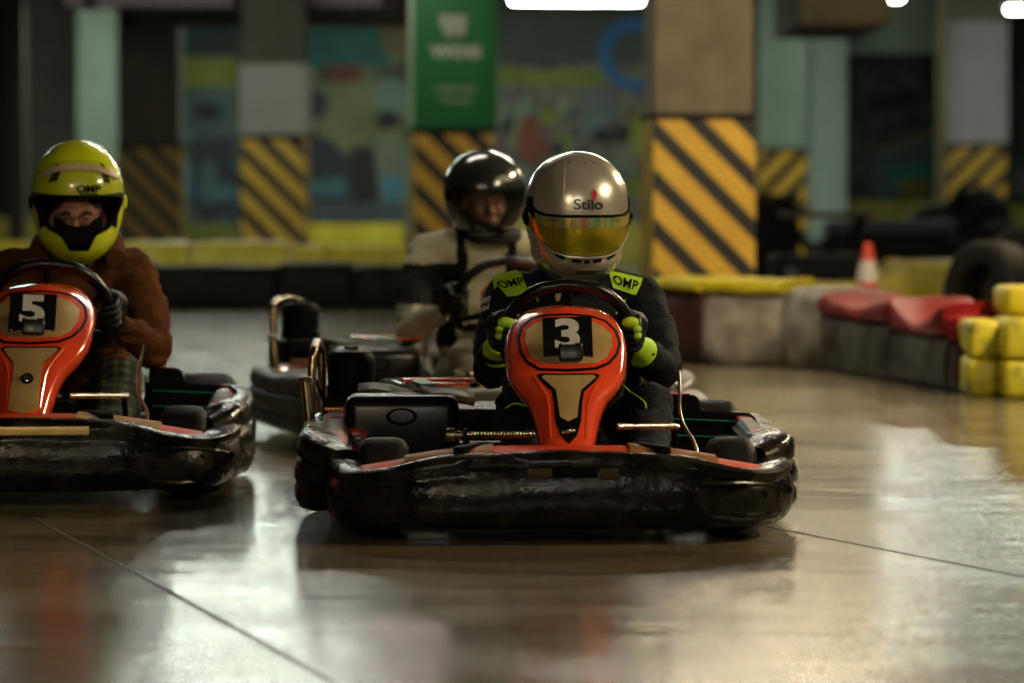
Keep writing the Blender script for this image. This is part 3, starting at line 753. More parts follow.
    b = B(); b.lathe((ex,.56,.278+ez), (0,0,1), [(.066,0),(.069,.01),(.069,.022),(.072,.024),(.072,.034),(.067,.038),(.069,.10),(.066,.118),(.055,.132),(.03,.136),(.001,.136)], SATIN, n=40); af = b.build('air_filter', E)
    b = B(); b.lathe((ex,.56,.412+ez), (0,0,1), [(.010,0),(.010,.008),(.005,.010)], STEEL, n=12); b.tube([(ex-.02,.56,.421+ez),(ex+.02,.56,.421+ez)], .005, STEEL, n=8); b.build('wing_nut', af)
    b = B(); b.lathe((-.525,-.15,.200), (0,-1,0), [(.036,-.05),(.038,0),(.034,.012),(.022,.017),(.001,.017)], mat('starter_red',(.45,.02,.03),.25,coat=.6), n=36); rc = b.build('recoil_starter', E)
    b = B(); b.lathe((-.517,-.165,.205), (0,-1,0), [(.016,0),(.016,.006),(.013,.008),(.011,.004),(.001,.004)], CHR, n=24); b.lathe((-.517,-.168,.205), (0,-1,0), [(.008,0),(.007,.005),(.001,.006)], mat('dark_blue',(.02,.04,.08),.3), n=20); b.build('starter_ring', rc)
    # guard hoop over the engine and exhaust
    hx0 = spec.get('hoopx', -.650); hd = spec.get('hoopd', .018); hq = spec.get('hoopz', 0)
    b = B()
    b.tube(catmull([(hx0,.30,.10),(hx0-.005,.30,.25),(hx0,.31,.385+hq),(hx0+.004,.335,.425+hq),(hx0+hd*.5,.48,.44+hq),(hx0+hd-.004,.62,.425+hq),(hx0+hd,.65,.385+hq),(hx0+hd,.66,.22),(hx0+hd,.66,.12)],6), .0125, BRASS, n=12)
    b.tube([(hx0,.31,.35),(hx0+.03,.55,.26),(hx0+.06,.62,.22)], .009, BRASS, n=10); b.build('engine_guard_hoop', K)
    b = B(); b.tube(catmull([(hx0+.004,.22,.10),(hx0-.006,.22,.22),(hx0-.018,.23,.34)],5), .015, BRASS, n=12); b.lathe((hx0-.018,.23,.34),(0,0,1),[(.015,0),(.018,.002),(.018,.012),(.012,.016)],STEEL,n=16); b.build('exhaust_pipe', K)
    # black engine cover box with a grip recess
    b = B(); b.box((-.40,-.02,.228), (.31,.20,.185), BLK, bev=.035); ec = b.build('engine_cover', K)
    b = B(); b.lathe((-.40,-.122,.265), (0,-1,0), [(.042,-.01),(.042,.002),(.034,.004),(.030,-.004),(.001,-.004)], SATIN, n=28); cc = b.build('grip_recess', ec)
    for v in cc.data.vertices: v.co.z = .265+(v.co.z-.265)*.55
    b = B(); rows = []
    for i in range(7):
        t = i/6; rows.append([V((lerp(-.52,-.20,k/8), lerp(.02,.36,t), .320+.018*math.sin(t*PI)+.006*math.sin(k*1.3)-(.02*(k/8)))) for k in range(9)])
    b.grid(rows, OLIVE); cp = b.build('cover_plate', K); md = cp.modifiers.new('t','SOLIDIFY'); md.thickness = .012
    for (x0,x1,y0,y1,mm,nm) in ((-.31,-.22,.0,.10,RED,'red_sticker'),(-.40,-.20,.22,.34,RED,'red_sticker'),(-.36,-.32,.0,.2,GRN,'green_sticker'),(-.42,-.40,.0,.2,CHR,'silver_sticker')):
        b = B(); b.box(((x0+x1)/2,(y0+y1)/2,.345), (x1-x0,y1-y0,.006), mm, Matrix.Rotation(.12,3,'Z'), bev=.002); b.build(nm, cp)
    # stepped side tank on the other side
    b = B(); pts = [(.32,.15),(.32,.305),(.335,.312),(.405,.310),(.418,.300),(.424,.272),(.440,.266),(.555,.260),(.572,.250),(.585,.215),(.60,.15)]
    b.prism(pts, .10, .20, SATIN, lambda p, y: V((p[0], y, p[1]-(y-.1)*.10))); ta = b.build('side_tank', K, angle=30, bevel=.006)
    b = B(); b.tube([(.33,.094,.245),(.50,.094,.238),(.58,.094,.222)], .0022, GRN, n=6); b.tube([(.33,.094,.200),(.45,.094,.195),(.55,.094,.205)], .0022, GRN, n=6); b.build('green_trim', ta)
    b = B(); b.box((.365,.15,.309), (.06,.05,.006), RED2, bev=.002); b.build('red_cap', ta)
    # pedals
    b = B(); 
    n_ = 22
    L = [(-.245,-.012),(-.07,.004)]
    b.tube([(lerp(-.245,-.062,k/44),-.76,.257+.001*(k%2)) for k in range(45)], [.0095 if k%2 else .0075 for k in range(45)], STEEL, n=12)
    b.lathe((-.275,-.76,.257), (1,0,0), [(.006,-.012),(.018,-.010),(.018,.010),(.010,.014),(.010,.03)], STEEL, n=20)
    b.tube([(-.235,-.76,.25),(-.235,-.72,.08)], .009, SATIN); b.box((-.238,-.757,.235), (.008,.03,.075), SATIN, bev=.002); b.build('brake_pedal', K)
    b = B(); b.tube([(lerp(.145,.302,k/40),-.76,.277+.001*(k%2)) for k in range(41)], [.0085 if k%2 else .0065 for k in range(41)], CHR, n=12)
    b.tube([(.29,-.76,.27),(.30,-.70,.08)], .008, SATIN); b.build('throttle_pedal', K)
    b = B(); b.tube(catmull([(.325,-.42,.40),(.322,-.50,.355),(.318,-.56,.31),(.325,-.62,.27),(.345,-.68,.235),(.350,-.74,.205),(.338,-.78,.185)],6), .0045, CHR, n=10)
    b.lathe((.338,-.80,.188), (0,-.6,1), [(.016,0),(.018,.006),(.010,.014),(.006,.03)], CHR, n=16); b.build('steering_rod', K)
    return K

# ---- kart placement
D3 = 10.43
k3 = (.10, D3, 0); r3 = math.radians(1.5)
kart(k3, r3, 1.0, dict(label='red and black go-kart bearing number 3', num='3', xw=.047, xs=.085, fx=.035, plate=(.000,.467,math.radians(-1.5)), stick='slot', seed=1))
k5 = (-1.44, 11.60, 0); r5 = math.radians(3)
kart(k5, r5, 1.05, dict(label='red and gold go-kart bearing number 5', num='5', xw=.047, xs=.085, fx=.035, plate=(-.002,.467,math.radians(3)), stick='long', golddeck=True, emblem=True, longgold=True, seed=20))
k8 = (-.10, 13.45, 0); r8 = math.radians(14)
kart(k8, r8, 1.0, dict(label='go-kart with grey dusty bumpers half hidden behind the middle driver', num='', xw=.047, xs=.085, Wl=.765, ez=.045, fx=.075, plate=(0,.467,0), stick='slot', bumper=PLG, seed=40, hoopd=.16, hoopz=.035, hoopx=-.69))

# ---- drivers
def paint3(c): return 0
P3, b3 = person(k3, r3, 1.0, dict(xs=.085, xw=.047, hx=.088, hy=.30, hz=.803, shz=.572, hrz=math.radians(9), elx=.235, elz=.375, label='person in silver helmet and dark suit steering kart number 3',
    mats=[NAVY], glove=[GLV], cuff=NEON, shoe=mat('dark_shoe',(.03,.04,.03),.6), helmet=silver_helmet, hand_ang=4, knx=.175, kdx=.0, knz=.30))
dn = (0,.35,-1); fr = (0,1,0)
cloth_patch(b3, P3, 'shoulder_patch', [(-.155,-.9,.628),(-.070,-.9,.645),(-.045,-.9,.585),(-.106,-.9,.572)], NEON, (0,1,0), n=12, txt=('OMP',.034,SATIN), label='neon shoulder patch lettered OMP')
cloth_patch(b3, P3, 'shoulder_patch', [(.178,-.9,.645),(.275,-.9,.622),(.256,-.9,.576),(.190,-.9,.598)], NEON, (0,1,0), n=12, txt=('OMP',.034,SATIN), label='neon shoulder patch lettered OMP')
seam(b3, P3, 'piping', [(-.045,-.8,.60),(-.030,-.8,.585),(-.018,-.8,.560)], NEON, fr)
seam(b3, P3, 'piping', [(.225,-.8,.565),(.212,-.8,.545),(.198,-.8,.525)], NEON, fr)
cloth_patch(b3, P3, 'chest_badge', [(.028,-.8,.583),(.046,-.8,.583),(.042,-.8,.560),(.032,-.8,.560)], mat('badge_gold',(.6,.42,.12),.4), fr, n=4)
cloth_patch(b3, P3, 'sleeve_badge', [(-.182,-.8,.560),(-.150,-.8,.575),(-.155,-.8,.540),(-.182,-.8,.525)], WHT, fr, n=8, txt=('omp',.018,SATIN), label='round white sleeve badge')
seam(b3, P3, 'piping', [(-.125,-1.2,.300),(-.100,-1.2,.312),(-.060,-1.2,.305),(-.050,-1.2,.325),(-.055,-1.2,.345),(-.065,-1.2,.355)], NEON, fr, .0025)
seam(b3, P3, 'piping', [(.185,-1.2,.345),(.215,-1.2,.335),(.240,-1.2,.315),(.243,-1.2,.300)], NEON, fr, .0025)
seam(b3, P3, 'piping', [(.205,-1.2,.40),(.195,-1.2,.37),(.190,-1.2,.34)], NEON, fr, .002)

def paint5(c):
    return 1 if (c.z < .36 and c.y < .30) and not (c.z > .27 and c.y > .05) and c.y < .22 else 0
P5, b5 = person(k5, r5, 1.05, dict(xs=.085, xw=.047, hx=.108, hy=.24, hz=.793, shz=.585, sh=.170, big=1.06, hdz=.055, fold=.013, label='person in neon yellow helmet and brown fleece steering kart number 5',
    mats=[BROWN, PLAID], paint=paint5, glove=[GLV], cuff=None, shoe=mat('tan_shoe',(.20,.15,.08),.6), helmet=yellow_helmet, glasses=True, hand_ang=2, knx=.17, knz=.31, elx=.245, elz=.36, hrz=math.radians(4)))
# hood folded behind the neck
b = B(); b.tube(catmull([(-.01,.24,.625),(.01,.36,.675),(.10,.44,.69),(.19,.36,.675),(.22,.24,.625)],6), [.03+.012*math.sin(i/24*PI) for i in range(25)], BROWN, n=12); b.build('hood', P5)
b = B(); b.tube([(.100+.075*math.cos(t),.32+.07*math.sin(t),.655) for t in [k*PI/10 for k in range(20)]], .02, mat('black_collar',(.02,.015,.013),.8), n=10, closed=True); b.build('collar', P5)

def paint8(c):
    x = c.x-.085
    if c.z > .30:
        if abs(x) < .11 and c.y < .36: return 0 if abs(x) < .075 or c.z < .5 else 1
        if c.z > .48: return 1 if c.z < .60 else 0
        return 0 if abs(x) > .20 and c.z < .46 else 1
    return 0
P8, b8 = person(k8, r8, 1.0, dict(xs=.065, xw=.047, hx=.074, hy=.30, hz=.853, shz=.645, label='person in black helmet and cream and black suit in the kart behind',
    mats=[CREAM, SBLK], paint=paint8, glove=[GLV], cuff=None, shoe=SATIN, helmet=black_helmet, hand_ang=2, elz=.37, elx=.29, hrz=math.radians(8), sh=.19))
b = B()
for sx in (-1,1):
    pts = [project(b8, (.085+sx*.085,-.5,z), (0,1,0), .004) for z in (.64,.60,.55,.50,.45,.40)]
    b.tube([p for p in pts if p is not None], .016, SBLK, n=8)
b.build('harness', P8)
b = B(); b.tube([(.11+.07*math.cos(t),.31+.07*math.sin(t),.705) for t in [k*PI/10 for k in range(20)]], .035, mat('neck_brace',(.015,.012,.015),.8), n=10, closed=True); b.build('neck_brace', P8)

#SETTING
# ------------------------------------------------------------------ room
YB = 46.0; XL, XR, H = -10.0, 12.0, 3.05
def floor_mat():
    m = bpy.data.materials.new('polished_concrete'); m.use_nodes = True; nt = m.node_tree; b = nt.nodes['Principled BSDF']
    tc = nt.nodes.new('ShaderNodeTexCoord'); mp = nt.nodes.new('ShaderNodeMapping'); mp.inputs['Scale'].default_value = (.45,1.25,1); nt.links.new(tc.outputs['Object'], mp.inputs[0])
    n = nt.nodes.new('ShaderNodeTexNoise'); n.inputs['Scale'].default_value = .9; n.inputs['Detail'].default_value = 9; n.inputs['Roughness'].default_value = .62
    nt.links.new(mp.outputs[0], n.inputs['Vector'])
    n2 = nt.nodes.new('ShaderNodeTexNoise'); n2.inputs['Scale'].default_value = 3.2; n2.inputs['Detail'].default_value = 8; n2.inputs['Distortion'].default_value = .8
    nt.links.new(mp.outputs[0], n2.inputs['Vector'])
    r = nt.nodes.new('ShaderNodeValToRGB'); e = r.color_ramp.elements
    e[0].position = .32; e[0].color = (.055,.043,.022,1); e[1].position = .66; e[1].color = (.22,.18,.105,1)
    a = add_math(nt, 'ADD', add_math(nt, 'MULTIPLY', n.outputs['Fac'], .5), add_math(nt, 'MULTIPLY', n2.outputs['Fac'], .5))
    nt.links.new(a, r.inputs[0]); nt.links.new(r.outputs[0], b.inputs['Base Color'])
    q = nt.nodes.new('ShaderNodeMapRange'); q.inputs[1].default_value = .35; q.inputs[2].default_value = .65; q.inputs[3].default_value = .16; q.inputs[4].default_value = .22
    nt.links.new(n2.outputs['Fac'], q.inputs[0]); nt.links.new(q.outputs[0], b.inputs['Roughness'])
    bp = nt.nodes.new('ShaderNodeBump'); bp.inputs['Strength'].default_value = .22; bp.inputs['Distance'].default_value = .012
    n3 = nt.nodes.new('ShaderNodeTexNoise'); n3.inputs['Scale'].default_value = 6; n3.inputs['Detail'].default_value = 5; nt.links.new(mp.outputs[0], n3.inputs['Vector'])
    nt.links.new(n3.outputs['Fac'], bp.inputs['Height']); nt.links.new(bp.outputs[0], b.inputs['Normal'])
    b.inputs['Specular IOR Level'].default_value = .6
    return m
FLM = floor_mat()
b = B(); b.box(((XL+XR)/2,(YB-4)/2,-.05), (XR-XL,YB+4,.1), FLM); tag(b.build('floor', smooth=False), None, None, kind='structure')
# saw-cut joints in the concrete
def joint(p, q):
    b = B(); d = (V(q)-V(p)).normalized(); n = V((-d.y,d.x,0))*.006; z = V((0,0,.0008))
    b.add([V(p)-n+z, V(p)+n+z, V(q)+n+z, V(q)-n+z], [[0,1,2,3]], mat('joint',(.03,.025,.018),.6)); return b
def fl(x, y):
    D = F*EYE/(y-HOR); return V(((x-512)*D/F, D, 0))
tag(joint(fl(30,517), fl(330,683)).build('trim_1'), None, None, kind='structure')
tag(joint(fl(770,528), fl(1060,585)).build('trim_2'), None, None, kind='structure')
CONC = mat('concrete_grey', (.20,.175,.13), .85, 0, (.15,.13,.095), 3, .3, 20)
CEIL = mat('ceiling_concrete', (.05,.045,.035), .9, 0, (.035,.03,.025), 2)
MINT = mat('mint_wall', (.26,.34,.27), .8, 0, (.21,.28,.22), 2)
DWALL= mat('dark_wall', (.060,.068,.042), .9, 0, (.040,.045,.030), 2)
def sbox(name, x0,x1,y0,y1,z0,z1, m):
    b = B(); b.box(((x0+x1)/2,(y0+y1)/2,(z0+z1)/2), (x1-x0,y1-y0,z1-z0), m); return tag(b.build(name, smooth=False), None, None, kind='structure')
sbox('ceiling', XL,XR,-4,YB,H,H+.2, CEIL)
sbox('wall_back', XL,XR,YB,YB+.2,0,H, DWALL)
sbox('wall_left', XL-.2,XL,-4,YB,0,H, DWALL)
sbox('wall_right', XR,XR+.2,-4,YB,0,H, DWALL)
sbox('wall_front', XL,XR,-4.2,-4,0,H, DWALL)

def pillar(px, w, D, ztop, topm, sign=1.0, phase=0.0, depth=None, yaw=0, label='', upper=None, dim=1.0, side=None):
    X = (px-512)*D/F; d = depth or w
    b = B(); b.box((0,d/2,H/2), (w,d,H), topm); p = b.build('pillar', smooth=False, loc=(X,D,0)); p.rotation_euler.z = yaw
    tag(p, label, 'pillar', kind='structure')
    sm = stripe_mat('hazard_stripes', sign, phase=phase, yel=(.70*dim,.43*dim,.035*dim))  # dim scales the yellow, putting the pillar's light level into the paint
    b = B(); b.box((0,d/2,ztop/2+.001), (w+.03,d+.03,ztop), sm); b.build('hazard_wrap', p, smooth=False)
    b = B(); b.box((0,d/2,ztop+.012), (w+.04,d+.04,.035), SATIN); b.build('wrap_edge', p, smooth=False)
    if upper:
        z0, z1, um = upper; b = B(); b.box((0,d/2,(z0+z1)/2), (w+.05,d+.05,z1-z0), um); b.build('pillar_panel', p, smooth=False)
    return p
TAN = mat('tan_concrete', (.17,.135,.090), .85, 0, (.12,.095,.063), 5, .3, 15)
GPAN = mat('grey_panel', (.30,.275,.255), .7, 0, (.26,.24,.225), 3)
GREYP= mat('lilac_grey_panel', (.42,.40,.41), .7, 0, (.37,.35,.36), 3)
DK = mat('dark_concrete', (.085,.072,.05), .9, 0, (.065,.055,.04), 4)
pillar(704, .575, 22.6, 1.26, TAN, 1, .08, yaw=math.radians(5), label='tan concrete pillar with hazard stripes behind the silver helmet')
pillar(274, .59, 36.6, 1.29, DK, 1, .1, upper=(1.33,2.0,GPAN), label='pillar with grey panel above hazard stripes', yaw=0)
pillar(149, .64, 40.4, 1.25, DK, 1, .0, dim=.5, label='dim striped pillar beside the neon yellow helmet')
gp = pillar(454, .60, 30.5, 1.27, DK, 1, .16, yaw=math.radians(4), label='pillar clad in green sign above hazard stripes')
pillar(976, .62, 41.7, 1.26, CONC, -1, .05, upper=(1.30,2.62,GREYP), label='grey pillar with stripes slanting the other way', dim=1.1)
pillar(783, .46, 40.0, 1.20, MINT, -1, .0, dim=1.15, label='mint pillar with stripes behind the dark table')
# green sign
SG = mat('sign_green', (.0,.155,.045), .45); SGP = mat('sign_pale', (.50,.55,.48), .5)
X = (455-512)*30.5/F
sg = empty('advertising_sign', (X+.004,30.5,0), math.radians(4)); tag(sg, 'green sign with pale logo and lettering on a pillar', 'sign')
b = B(); b.box((0,.30,2.16), (.66,.66,1.70), SG, bev=.01); b.build('sign_face', sg)
Zt = lambda y: EYE+(HOR-y)*30.5/F
b = B(); text_b(b, 'WOG', .125, SGP, lambda x,y,z: V((x+.005,-.034,Zt(53)+y)), bold=.008, sx=1.2); b.build('sign_lettering', sg)
b = B(); text_b(b, 'НАЙКРАЩЕ', .060, SGP, lambda x,y,z: V((x,-.034,Zt(90)+y))); b.build('small_lettering', sg)
b = B(); text_b(b, 'ПАЛЬНЕ', .062, SGP, lambda x,y,z: V((x,-.034,Zt(101)+y))); b.build('small_lettering', sg)
b = B()
for k in range(3): b.tube([(-.10+k*.075,-.036,Zt(16)),(-.085+k*.07,-.036,Zt(26)),(-.05+k*.052,-.036,Zt(37))], [.034,.032,.022], SGP, n=8)
b.build('sign_logo', sg)
# side panel with pale patches on the left of the green pillar
b = B(); b.box((-.337,.30,2.16), (.012,.64,1.70), mat('sign_side',(.10,.24,.10),.5,0,(.30,.36,.22),2.2)); b.build('sign_side', sg)

# walls at the sides of the mural zone
sbox('wall_left_return', (22-512)*45/F, (76-512)*45/F, 45,45.3,0,H, mat('greygreen_wall',(.10,.115,.085),.85,0,(.08,.092,.07),2))
sbox('trim_3', (78-512)*44/F, (117-512)*44/F, 44,44.3,0,H, MINT)
sbox('trim_4', (812-512)*44/F, (846-512)*44/F, 44,44.3,.2,H, mat('pale_mint',(.40,.50,.43),.8,0,(.34,.43,.37),2))
sbox('trim_5', (846-512)*44.2/F, (945-512)*44.2/F, 44.2,44.4,2.35,H, MINT)
sbox('trim_6', (766-512)*44.5/F, (815-512)*44.5/F, 44.5,44.7,.2,H, MINT)
sbox('trim_7', (936-512)*41/F, (946-512)*41/F, 41,41.1,0,H, mat('olive_post',(.09,.075,.025),.6))
sbox('trim_8', (8-512)*42/F, (24-512)*42/F, 42,42.3,0,H, DK)
# beams
sbox('trim_9', (800-512)*30/F, (890-512)*30/F, 30,33,2.11,H, mat('beam_brown',(.07,.062,.035),.9,0,(.05,.043,.026),3))
sbox('trim_10', (120-512)*38/F, (500-512)*38/F, 39.5,40,2.48,H, DK)

# murals: flat painted pictures of riders on the back wall
def mural(name, x0,x1,y0,y1, D, cols, scale, label, seed=0):
    p0 = at(x0,y1,D); p1 = at(x1,y0,D)
    m = bpy.data.materials.new('mural_paint'); m.use_nodes = True; nt = m.node_tree; bs = nt.nodes['Principled BSDF']; bs.inputs['Roughness'].default_value = .7
    tc = nt.nodes.new('ShaderNodeTexCoord'); mp = nt.nodes.new('ShaderNodeMapping'); mp.inputs['Location'].default_value = (seed,seed*.7,seed*.3)
    nt.links.new(tc.outputs['Object'], mp.inputs[0])
    n = nt.nodes.new('ShaderNodeTexNoise'); n.inputs['Scale'].default_value = scale; n.inputs['Detail'].default_value = 3; n.inputs['Distortion'].default_value = 1.2
    nt.links.new(mp.outputs[0], n.inputs['Vector'])
    r = nt.nodes.new('ShaderNodeValToRGB'); e = r.color_ramp.elements; r.color_ramp.interpolation = 'LINEAR'
    for i, c in enumerate(cols):
        p = .30+.40*i/(len(cols)-1)
        if i < 2: q = e[i]; q.position = p
        else: q = e.new(p)
        q.color = (*c, 1)
    nt.links.new(n.outputs['Fac'], r.inputs[0]); nt.links.new(r.outputs[0], bs.inputs['Base Color'])
    b = B(); b.box(((p0.x+p1.x)/2, D, (p0.z+p1.z)/2), (p1.x-p0.x, .03, p1.z-p0.z), m)
    o = b.build(name, smooth=False); tag(o, label, 'mural')
    return o
def shape(par, name, pts, D, m, k=0):
    b = B(); P = [at(x,y,D-.02-.004*k) for x,y in pts]
    b.prism(P, 0, .006, m, lambda p, t: p+V((0,t,0))); return b.build(name, par, smooth=False)
def disc(cx, cy, rx, ry, n=24, a0=0): return [(cx+rx*math.cos(a0+2*PI*i/n), cy+ry*math.sin(a0+2*PI*i/n)) for i in range(n)]
def flatm(n, c): return mat(n, c, .7, 0, (c[0]*.75,c[1]*.75,c[2]*.75), 3)
TEAL = flatm('paint_teal',(.015,.10,.095)); DTEAL = flatm('paint_dark_teal',(.010,.030,.028)); LIME = flatm('paint_lime',(.16,.19,.02)); PALE = flatm('paint_pale',(.20,.23,.16))
DNAVY = flatm('paint_navy',(.020,.030,.040)); SKYB = flatm('paint_blue',(.01,.12,.32)); REDP = flatm('paint_red',(.13,.03,.02)); CYAN = flatm('paint_cyan',(.05,.20,.26)); YELP = flatm('paint_yellow',(.50,.42,.02)); BLKP = flatm('paint_black',(.012,.014,.012)); MINTP = flatm('paint_mint',(.15,.22,.17)); BRNP = flatm('paint_brown',(.12,.07,.03)); PURP = flatm('paint_plum',(.08,.045,.06))
D = 45.6
m1 = mural('wall_mural', 180,240,12,240, D, [(.012,.02,.018),(.03,.06,.06),(.10,.14,.12),(.02,.03,.02)], 3, 'narrow mural of a helmeted rider between two striped pillars', 1)
shape(m1,'painted_sky', [(180,14),(238,14),(238,56),(180,56)], D, DTEAL); shape(m1,'painted_lime_band', [(180,58),(238,60),(238,86),(180,88)], D, LIME)
shape(m1,'painted_helmet', disc(212,108,26,20), D, flatm('paint_bluegrey',(.06,.10,.11)),1); shape(m1,'painted_visor', disc(208,112,15,9), D, BLKP,2)
shape(m1,'painted_suit', [(190,140),(235,138),(238,215),(205,222),(186,200)], D, DNAVY,1); shape(m1,'painted_blue_sleeve', [(180,150),(192,165),(192,200),(180,200)], D, CYAN,2); shape(m1,'painted_kart', [(198,186),(236,184),(236,200),(200,204)], D, flatm('paint_bluekart',(.05,.13,.16)),2)
shape(m1,'painted_figure', disc(208,180,9,22), D, flatm('paint_bluegrey2',(.07,.12,.12)),3); shape(m1,'painted_grass', [(180,224),(238,224),(238,240),(180,240)], D, LIME,1)
m2 = mural('wall_mural', 306,418,8,240, D, [(.02,.03,.02),(.05,.06,.03),(.15,.17,.10),(.04,.05,.03)], 2.2, 'mural of two riders between the grey-panelled pillar and green sign', 5)
shape(m2,'painted_sky', [(306,15),(392,15),(392,66),(306,68)], D, TEAL); shape(m2,'painted_cloud', disc(395,38,14,20), D, flatm('paint_ochre',(.14,.11,.04)),1)
shape(m2,'painted_red_car', disc(345,74,19,9), D, REDP,1); shape(m2,'painted_field', [(312,86),(400,84),(402,140),(320,150)], D, flatm('paint_field',(.15,.17,.07)),0)
shape(m2,'painted_helmet', disc(391,98,18,20), D, MINTP,2); shape(m2,'painted_helmet', disc(318,104,11,15), D, DNAVY,2)
shape(m2,'painted_rider', [(308,135),(330,140),(352,160),(350,215),(308,215)], D, DNAVY,1); shape(m2,'painted_rider', [(362,160),(380,138),(404,140),(406,205),(358,200)], D, flatm('paint_palesuit',(.14,.17,.13)),1)
shape(m2,'painted_gap', [(350,150),(374,148),(380,200),(352,205)], D, BLKP,2); shape(m2,'painted_kart', [(308,180),(345,178),(348,196),(308,196)], D, flatm('paint_bluekart',(.05,.13,.16)),3); shape(m2,'painted_kart', [(382,176),(404,176),(404,200),(384,202)], D, CYAN,3)
shape(m2,'painted_road', [(308,202),(402,202),(402,222),(308,224)], D, flatm('paint_road',(.06,.08,.08)),2); shape(m2,'painted_wheel', disc(388,120,13,10), D, BLKP,3)
m3 = mural('wall_mural', 494,648,14,255, D, [(.015,.02,.02),(.05,.07,.07),(.16,.17,.12),(.10,.06,.05),(.05,.09,.11),(.02,.03,.02)], 2.6, 'long mural of crowded karts with a blue ring behind the silver helmet', 9)
shape(m3,'painted_roof', [(494,14),(648,14),(648,62),(494,66)], D, flatm('paint_slate',(.045,.058,.048)))
b = B(); pts = [at(634+30*math.cos(t), 55+30*math.sin(t), D-.03) for t in [2*PI*k/40 for k in range(40)]]; b.tube(pts, .085, SKYB, n=6, closed=True); o_ = b.build('painted_blue_ring', m3); o_.scale = (1,.06,1); o_.location = (0,(D-.03)*.94,0)
shape(m3,'painted_lime_band', [(500,68),(648,74),(648,86),(500,84)], D, LIME,1)
for i in range(26):
    cx = random.uniform(505,640); cy = random.uniform(95,235)
    shape(m3,'painted_rider', disc(cx,cy,random.uniform(6,14),random.uniform(7,15),12), D, random.choice([DNAVY,PALE,MINTP,BRNP,PURP,CYAN,BLKP,REDP,LIME]), 2+i*.3)
shape(m3,'painted_red_rider', disc(530,140,13,26), D, flatm('paint_rust',(.17,.045,.025)),12); shape(m3,'painted_helmet', disc(600,108,16,20), D, flatm('paint_bluegrey3',(.12,.15,.15)),12)
shape(m3,'painted_lime_rider', disc(640,135,9,22), D, flatm('paint_lime2',(.22,.26,.03)),12)
m4 = mural('wall_mural', 848,938,56,200, 45.0, [(.022,.032,.034),(.05,.065,.065),(.015,.02,.02),(.08,.10,.10)], 2.0, 'dark picture of a teal car above the yellow skirting', 13)
shape(m4,'painted_car', [(874,172),(884,150),(905,146),(925,140),(938,128),(938,196),(880,196)], 45.0, flatm('paint_carblue',(.07,.12,.15)),1)
shape(m4,'painted_bonnet', [(886,168),(938,160),(938,180),(890,188)], 45.0, flatm('paint_teal2',(.03,.20,.14)),2); shape(m4,'painted_stripe', [(878,150),(936,126),(938,132),(880,156)], 45.0, flatm('paint_tan',(.18,.15,.06)),3)
shape(m4,'painted_bumper', [(896,182),(926,178),(930,196),(900,197)], 45.0, flatm('paint_ochre2',(.20,.17,.04)),3); shape(m4,'painted_window', [(866,95),(915,90),(920,104),(868,112)], 45.0, BLKP,2)
m5 = mural('wall_mural', 1008,1060,56,220, 45.0, [(.010,.012,.012),(.03,.035,.035),(.015,.02,.02),(.07,.08,.07)], 2.5, 'dark picture at the wall beyond the grey pillar', 17)
shape(m5,'painted_helmet', disc(1022,182,12,14), 45.0, flatm('paint_grey',(.12,.12,.11)),1)
# yellow skirting boards along the back wall
def board(x0,x1,y0,y1,D,m,label, cat='board', depth=.15, name='painted_board'):
    p0 = at(x0,y1,D); p1 = at(x1,y0,D); b = B(); b.box(((p0.x+p1.x)/2,D+depth/2,(p0.z+p1.z)/2), (p1.x-p0.x,depth,p1.z-p0.z), m, bev=.02)
    return tag(b.build(name), label, cat)
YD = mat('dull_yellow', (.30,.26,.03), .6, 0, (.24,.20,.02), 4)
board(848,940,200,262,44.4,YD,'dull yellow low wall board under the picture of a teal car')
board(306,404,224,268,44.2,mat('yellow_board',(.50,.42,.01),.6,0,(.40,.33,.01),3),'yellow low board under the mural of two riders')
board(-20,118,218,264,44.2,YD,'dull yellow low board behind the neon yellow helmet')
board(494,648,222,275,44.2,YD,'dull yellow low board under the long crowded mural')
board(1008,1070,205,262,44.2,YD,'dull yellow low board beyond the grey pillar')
# hanging banner
ba = empty('hanging_banner', (0,0,0)); tag(ba, 'dark plum banner with pale lettering hung under the ceiling', 'banner')
p0 = at(55,10,37.5); p1 = at(398,-45,37.5); b = B(); b.box(((p0.x+p1.x)/2,37.5,(p0.z+p1.z)/2), (p1.x-p0.x,.03,p1.z-p0.z), mat('banner_plum',(.035,.020,.028),.7)); b.build('cloth', ba)
b = B(); x = 68
while x < 380:
    w = random.uniform(6,10)
    if random.random() > .12:
        for dx in (0, w*.55): 
            q0 = at(x+dx,6,37.48); q1 = at(x+dx+2.6,-14,37.48); b.box(((q0.x+q1.x)/2,37.47,(q0.z+q1.z)/2), (q1.x-q0.x,.01,q1.z-q0.z), mat('banner_pale',(.60,.46,.50),.6), Matrix.Rotation(.2,3,'Y'))
        q0 = at(x,6.5,37.48); q1 = at(x+w*.8,3.5,37.48); b.box(((q0.x+q1.x)/2,37.47,(q0.z+q1.z)/2), (q1.x-q0.x,.01,q1.z-q0.z), MATS['banner_pale'])
    x += w+3
b.build('banner_lettering', ba)

